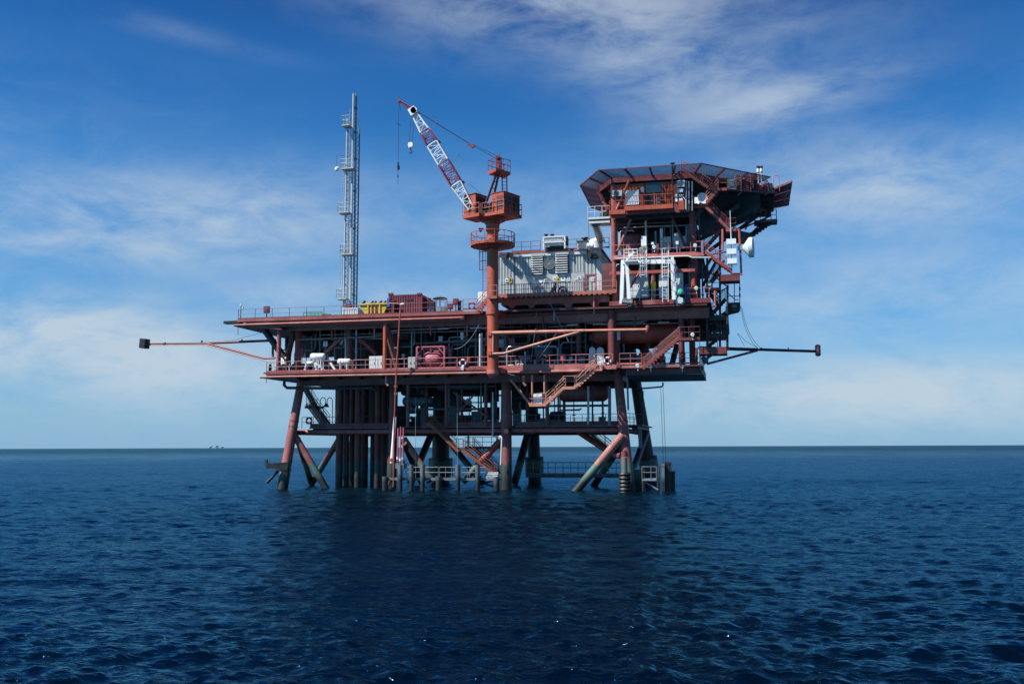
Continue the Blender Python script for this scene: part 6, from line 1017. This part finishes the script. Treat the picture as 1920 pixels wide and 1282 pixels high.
# ------------------------------------------------------------------ below the cellar deck
for px, Y, fl, lab in ((600.5, 103, 1, 'gooseneck lamp nearer the left leg on the jacket walkway'), (623.5, 103, -1, 'gooseneck lamp beside the well pipes on the jacket walkway')):
    b_ = V(px, 795, Y); t = T('gooseneck_lamp', lab, 'lamp', tuple(b_), 'gooseneck lamps'); tp_ = V(px, 752, Y); R = .32; pts = [b_, tp_]+[tp_+Vector((fl*R*(1-math.cos(a)), 0, R*math.sin(a)*1.3)) for a in np.linspace(.4, math.pi, 6)]
    MB().path(pts+[pts[-1]+Vector((0, 0, -.25))], .045, 6).build('post', 'steel', t); MB().lathe(pts[-1]+Vector((0, 0, -.2)), (0, 0, -1), [(0, .06), (.15, .1), (.42, .26), (.44, .2)], 12).build('lamp_shade', 'dark', t)
for k, (px0, px1, Y, z, r, lab, mt) in enumerate(((755, 812, 104, 9.3, .5, 'dark horizontal drum left of the crossed braces', 'insulation'), (820, 900, 106, 10.9, .35, 'blue grey pipe drum high under the cellar deck', 'insulation'), (1030, 1060, 105, 7.6, .45, 'dark pump on the jacket walkway behind the salmon stairs', 'dark'), (965, 990, 104, 9.5, .4, 'dark drum right of the third leg', 'dark'))): vessel(at(px0, Y, z, 770), at(px1, Y, z, 770), r, lab, mt, 'process_drum')
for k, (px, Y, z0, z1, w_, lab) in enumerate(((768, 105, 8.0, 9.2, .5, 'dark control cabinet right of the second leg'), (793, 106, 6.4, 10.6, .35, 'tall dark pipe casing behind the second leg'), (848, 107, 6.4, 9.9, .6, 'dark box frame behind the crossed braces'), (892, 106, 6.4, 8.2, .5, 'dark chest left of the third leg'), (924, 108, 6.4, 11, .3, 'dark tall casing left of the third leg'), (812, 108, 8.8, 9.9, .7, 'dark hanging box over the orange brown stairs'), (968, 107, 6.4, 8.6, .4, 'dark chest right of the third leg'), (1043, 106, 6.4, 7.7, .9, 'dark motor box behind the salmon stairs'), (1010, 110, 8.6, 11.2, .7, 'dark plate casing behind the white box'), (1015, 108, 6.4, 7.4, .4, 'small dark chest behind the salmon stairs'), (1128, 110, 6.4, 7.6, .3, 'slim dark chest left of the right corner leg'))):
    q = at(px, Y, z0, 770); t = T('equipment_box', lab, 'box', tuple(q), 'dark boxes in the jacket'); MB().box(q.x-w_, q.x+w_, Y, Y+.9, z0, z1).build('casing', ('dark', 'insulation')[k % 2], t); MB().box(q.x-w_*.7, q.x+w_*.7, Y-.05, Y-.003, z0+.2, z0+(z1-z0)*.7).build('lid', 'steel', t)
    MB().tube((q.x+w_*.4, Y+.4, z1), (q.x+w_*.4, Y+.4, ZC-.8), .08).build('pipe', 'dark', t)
for k, (px, Y) in enumerate(((762, 103), (783, 107), (800, 103.5), (822, 109), (842, 104), (866, 103.5), (880, 109), (902, 104), (930, 105), (960, 103), (975, 109), (988, 104), (1040, 103), (1047, 107), (1058, 104), (1076, 108), (1130, 105))):
    q = at(px, Y, ZW, 770); tag(MB().tube(q, q+Vector((0, 0, ZC-.8-ZW)), .06+.05*(k % 3), n=7).tube(q+Vector((0, 0, 1.2)), q+Vector((0, 0, 1.32)), .2, n=8).build('riser_pipe', ('dark', 'steel', 'dark_red')[k % 3]), 'dark vertical riser between the jacket walkway and the cellar deck', 'pipe', 'dark risers in the jacket')
for z, Y, px0, px1, k in ((10.8, 103, 760, 930, 0), (9.9, 105, 770, 945, 1), (8.4, 103.5, 775, 905, 2), (7.6, 107, 750, 930, 3), (10.2, 104, 960, 1145, 4), (8.7, 106, 1000, 1140, 5), (9.3, 108, 760, 925, 6), (11.0, 107, 640, 930, 7)):
    tag(MB().tube(at(px0, Y, z, 770), at(px1, Y, z-.05, 770), .07+.03*(k % 3), n=7).tube(at(px0+20, Y, z, 770), at(px0+21.5, Y, z, 770), .22, n=8).build('level_pipe', ('steel', 'dark', 'insulation')[k % 3]), 'dark level pipe running behind the legs above the jacket walkway', 'pipe', 'dark level pipes in the jacket')
# boat landing in front
def landing_post(px, y0, y1, Y, r=.28): p, q = V(px, y0, Y), V(px, y1, Y); return MB().tube((p.x, Y, q.z-1.5), (p.x, Y, p.z), r, n=10)
bl = T('boat_landing', 'weathered grey boat landing with posts along the waterline between the middle legs', 'boat landing', tuple(V(830, 895, 96.2)))
p, q = V(727, 896, 96.4), V(932, 894, 96.4); zl = p.z
MB().box(p.x, q.x, 96.4, 98.2, zl-.22, zl-.02).build('deck', 'wood', bl); MB().box(p.x, q.x, 96.3, 96.397, zl-.2, zl+.06).build('edge_beam', 'steel', bl)
for px, y0 in ((722, 893), (750.5, 871), (771.5, 871), (792.5, 871), (822.5, 892), (858.5, 871), (895.5, 871), (931, 893)): landing_post(px, y0, 918, 96.0, .24 if y0 < 880 else .3).build('fender_post', 'wood', bl)
for a, b_ in ((758, 822), (824, 858), (866, 910)):
    m = MB(); u, v = at(a, 96.7, zl, 890), at(b_, 96.7, zl, 890)
    for hh in (1.1, .58): m.tube(u+Vector((0,0,hh)), v+Vector((0,0,hh)), .03, n=5)
    for j in range(4): e = lerp(u, v, j/3); m.tube(e, e+Vector((0,0,1.1)), .03, n=5)
    m.build('railing', 'steel', bl)
for a, b_ in (((726, 915), (734, 898)), ((742, 915), (733, 900)), ((905, 905), (925, 912)), ((800, 905), (815, 898)), ((890, 912), (930, 898))): MB().tube(V(*a, 97), V(*b_, 97), .1).build('stay', 'wood', bl)
for k in range(4): MB().box(at(911+k*.5, 97, 0, 890).x, at(932, 97, 0, 890).x, 96.9+k*.2, 97.1+k*.2, zl+.02+k*.16, zl+.1+k*.16).build('step', 'light_grey', bl)
for px, yt, yb, r, mt, lab in ((741, 782, 868, .17, 'white', 'thick white riser with orange collar at the left of the boat landing'), (746.5, 803, 865, .07, 'pink', 'pink riser left of three at the boat landing'), (751.5, 800, 868, .07, 'pink', 'middle pink riser of three at the boat landing'), (756.5, 802, 866, .07, 'pink', 'right pink riser of three at the boat landing')):
    t = T('riser_pipe', lab, 'pipe', tuple(V(px-2, yb, 96.6)), 'risers at the boat landing'); MB().tube(V(px, yt, 97.0), V(px-(7 if r > .1 else 1.5), yb, 96.6), r, n=8).build('pipe', mt, t); MB().tube(V(px-(6.5 if r > .1 else 1.5), yb-9, 96.62), V(px-(7 if r > .1 else 1.5), yb-4, 96.6), r*1.35, n=8).build('collar', 'orange' if r > .1 else 'white', t)
tag(MB().pbox(741, 868, 760, 878, 96.6, .5).pbox(744, 864, 747, 868, 96.6, .4).pbox(753, 862, 757, 868, 96.6, .4).build('valve_box', 'steel'), 'dark valve box at the foot of the pink risers', 'box')
# corner fenders and little landing at the right
fe = T('corner_fender', 'black tyre stack fender at the foot of the right corner leg', 'fender', tuple(V(1172, 921, 96.2))); x = V(1171.5, 905, 96.2).x
for i in range(7): MB().torus((x, 96.2, -.5+i*.36), (0, 0, 1), .42, .2, 16, 6).build('tyre', 'rubber', fe)
MB().tube((x, 96.3, -1.5), (x, 96.3, V(1171, 858, 96.3).z), .27, n=12).build('post', 'wood', fe); MB().tube((x, 96.3, V(1171, 856, 96.3).z), (x, 96.3, V(1171, 847, 96.3).z), .32, n=12).tube((x, 96.3, V(1171, 847, 96.3).z), (x, 96.3, V(1171, 844, 96.3).z), .2, n=10).build('cap', 'dark_red', fe)
rl = T('side_landing', 'small landing stage with railing and dark fender columns at the right corner', 'boat landing', tuple(V(1220, 897, 98))); p, q = V(1204, 897, 98), V(1231, 897, 98)
MB().box(p.x, q.x, 98, 101, p.z-.2, p.z).build('deck', 'galv', rl); m = MB()
for hh in (1.15, .6): m.tube((p.x, 98, p.z+hh), (q.x, 98, p.z+hh), .035, n=5)
for f in (0, .62, 1): e = lerp((p.x, 98, p.z), (q.x, 98, p.z), f); m.tube(e, e+Vector((0,0,1.15)), .04, n=5)
m.build('railing', 'steel', rl); MB().tube(V(1210, 904, 98), V(1234, 918, 98), .07).build('stay', 'galv', rl)
for px0, px1, y0, Y in ((1240.5, 1246, 869, 97.2), (1246.5, 1258, 865.5, 97.8), (1258.5, 1265, 883, 98.5)):
    a = at(px0, Y, 0, 890).x; b_ = at(px1, Y, 0, 890).x; MB().box(a, b_, Y, Y+.9, -1.5, V(px0, y0, Y).z).box(a-.04, b_+.04, Y-.04, Y+.94, V(px0, y0, Y).z-.25, V(px0, y0, Y).z-.1).build('fender_column', 'wood' if px0 < 1242 else 'rubber', rl)
for px in (1234, 1206): MB().tube((at(px, 98.2, 0, 890).x, 98.2, -1.5), (at(px, 98.2, 0, 890).x, 98.2, V(px, 876, 98.2).z), .16, n=8).build('pile', 'wood', rl)
MB().pbox(1185, 880, 1204, 925, 99, 2.5).build('frame', 'shaded_back_leg', rl)
# gangway at the rear right, knee high over the sea
gw = T('gangway', 'low blue grey gangway with railing crossing behind the right braces', 'gangway', tuple(V(1080, 888, 106))); p, q = V(986, 887, 106), V(1170, 886, 106)
MB().box(p.x, q.x, 106, 107.2, p.z-.45, p.z).build('deck', 'wood', gw); m = MB()
for hh in (1.15, .6): m.tube((p.x, 106, p.z+hh), (q.x, 106, p.z+hh), .035, n=5); m.tube((p.x, 107.2, p.z+hh), (q.x, 107.2, p.z+hh), .03, n=5)
for i in range(14): e = lerp((p.x, 106, p.z), (q.x, 106, p.z), i/13); m.tube(e, e+Vector((0,0,1.15)), .04, n=5)
m.build('railing', 'steel', gw)
# ------------------------------------------------------------------ far platforms on the horizon
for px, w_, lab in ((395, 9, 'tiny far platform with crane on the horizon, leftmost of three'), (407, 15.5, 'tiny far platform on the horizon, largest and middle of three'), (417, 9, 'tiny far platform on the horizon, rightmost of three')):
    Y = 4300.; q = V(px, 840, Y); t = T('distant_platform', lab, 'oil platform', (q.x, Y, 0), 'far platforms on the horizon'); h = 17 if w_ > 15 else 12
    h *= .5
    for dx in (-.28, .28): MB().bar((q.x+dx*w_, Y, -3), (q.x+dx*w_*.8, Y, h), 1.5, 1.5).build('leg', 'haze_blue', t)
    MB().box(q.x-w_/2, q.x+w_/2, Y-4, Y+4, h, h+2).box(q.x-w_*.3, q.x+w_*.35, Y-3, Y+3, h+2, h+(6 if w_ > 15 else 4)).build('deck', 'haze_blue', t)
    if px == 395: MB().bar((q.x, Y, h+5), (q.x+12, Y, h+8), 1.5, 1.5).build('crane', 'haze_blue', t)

# ------------------------------------------------------------------ small pipework and boxes that crowd the decks
rs = random.Random(11)
for k in range(26):
    px = (545, 575, 600, 628, 668, 684, 700, 730, 750, 772, 790, 815, 842, 858, 872, 892, 908, 948, 962, 990, 1024, 1048, 1072, 1098, 1140, 1240)[k]; Y = rs.uniform(98.8, 103.5); q = at(px, Y, ZC); h = rs.choice((5.3, 5.3, 3.4, 2.6)); m = MB(); r = rs.uniform(.045, .11)
    if h > 5: m.tube(q, q+Vector((0, 0, h)), r, n=7)
    else: d = rs.choice((-1, 1))*rs.uniform(.8, 2.2); m.path([q, q+Vector((0, 0, h)), q+Vector((d*.1, 0, h+.15)), q+Vector((d, 0, h+.15))], r, 7)
    for z in (.9, 2.1): m.tube(q+Vector((0, 0, z)), q+Vector((0, 0, z+.09)), r*2, n=8)
    tag(m.build('standpipe', rs.choice(('galv', 'steel', 'dark_red', 'insulation'))), 'thin standpipe rising from the crowded cellar deck', 'pipe', 'standpipes on the cellar deck')
for k in range(16):
    px = (566, 610, 640, 676, 756, 786, 826, 848, 866, 940, 960, 1030, 1070, 1110, 1160, 1226)[k]; Y = rs.uniform(98.6, 101.5); z = ZC+rs.uniform(.9, 3.6); q = at(px, Y, z); w_ = rs.uniform(.14, .32); h = rs.uniform(.2, .5)
    t = T('junction_box', 'small junction box on a thin stand on the cellar deck', 'box', (q.x, Y, ZC), 'junction boxes on the cellar deck'); MB().box(q.x-w_, q.x+w_, Y, Y+.2, z-h, z+h).build('housing', rs.choice(('light_grey', 'grey', 'galv', 'crimson')), t); MB().tube((q.x, Y+.1, ZC), (q.x, Y+.1, z-h), .04, n=6).build('stand', 'steel', t)
for k in range(14):
    px0 = rs.uniform(560, 1180); ln = rs.uniform(50, 150); Y = rs.uniform(98.3, 100.5); z = ZT-rs.uniform(1.0, 2.3); a = at(px0, Y, z); b_ = at(min(px0+ln, 1290), Y, z); m = MB(); r = rs.uniform(.035, .08); m.path([a+Vector((0, 0, .9)), a, b_, b_+Vector((0, 0, .7))], r, 6)
    for f in (.3, .7): e = lerp(a, b_, f); m.tube(e, e+Vector((0, 0, .8)), .025, n=5)
    tag(m.build('hung_pipe', rs.choice(('galv', 'steel', 'galv', 'dark_red'))), 'thin pipe hung in brackets under the upper deck', 'pipe', 'thin pipes hung under the upper deck')
for k in range(10):
    px = rs.uniform(600, 1260); Y = rs.uniform(98.6, 99.6); q = at(px, Y, ZT-1.45); t = T('deck_light', 'small tube light hung under the upper deck', 'light fitting', tuple(q), 'tube lights under the upper deck'); MB().box(q.x-.55, q.x+.55, Y, Y+.16, q.z-.07, q.z+.05).build('housing', 'light_grey', t); MB().tube(q+Vector((-.3, .08, .05)), q+Vector((-.3, .08, .6)), .02, n=4).build('hanger', 'steel', t)
for k, (px, Y, z0, z1) in enumerate(((1170, 99.5, ZB, ZQ-.5), (1212, 99, ZB, ZQ-.5), (1230, 100, ZB, ZB+3), (1262, 99.6, ZB, ZQ-.5), (1312, 99.5, ZB, ZQ-.6), (1170, 98.6, ZA, ZB-.4), (1232, 99.5, ZA, ZB-.4), (1258, 98.9, ZA, ZB-.4), (1292, 99.6, ZA, ZB-.4), (1309, 99.2, ZA, ZB-.4), (1316, 101, ZA, ZB-.4), (1145, 99, ZT, ZB-.3))):
    q = at(px, Y, z0, 480); r = rs.uniform(.05, .11); tag(MB().tube(q, (q.x, Y, z1), r, n=7).tube(q+Vector((0, 0, 1.1)), q+Vector((0, 0, 1.2)), r*1.9, n=8).build('service_pipe', rs.choice(('galv', 'light_grey', 'steel', 'dark_red'))), 'service pipe running up through the tower floors', 'pipe', 'service pipes in the tower')
for k, (a, b_) in enumerate((((1155, 428, 98), (1300, 422, 98)), ((1160, 500, 98.6), (1296, 494, 98.6)), ((1170, 519, 98.9), (1290, 516, 98.9)), ((1320, 480, 99.6), (1375, 470, 101)), ((1325, 560, 99.4), (1362, 540, 100.5)), ((1322, 610, 99.4), (1362, 598, 99.4)), ((1320, 640, 99.5), (1362, 606, 100)), ((1326, 506, 99), (1362, 536, 100)))):
    tag(MB().tube(V(*a), V(*b_), .07, n=6).tube(lerp(V(*a), V(*b_), .4), lerp(V(*a), V(*b_), .4)+Vector((0, 0, .35)), .04, n=5).build('tie_bar', ('steel', 'dark', 'dark_red')[k % 3]), 'thin tie bar across the tower and its stairs', 'bar', 'tie bars in the tower')
for k in range(9):
    px = rs.uniform(1352, 1440); Y = 97.4+(px-1345)*.068; q = V(px, 352, Y); m = MB(); d = Vector((.55, .5, 0)); m.path([q, q+Vector((0, -.1, .5+.3*rs.random())), q+d*.4+Vector((0, 0, .8)), q+d+Vector((0, 0, .3+.4*rs.random()))], .05, 6); m.tube(q+Vector((0, 0, .2)), q+Vector((0, -.15, .35)), .14, n=9)
    tag(m.build('foam_pipe', rs.choice(('dark_red', 'steel', 'salmon', 'purple'))), 'bent fire water pipe on the red catwalk below the right side nets', 'pipe', 'bent pipes on the fire fighting catwalk')
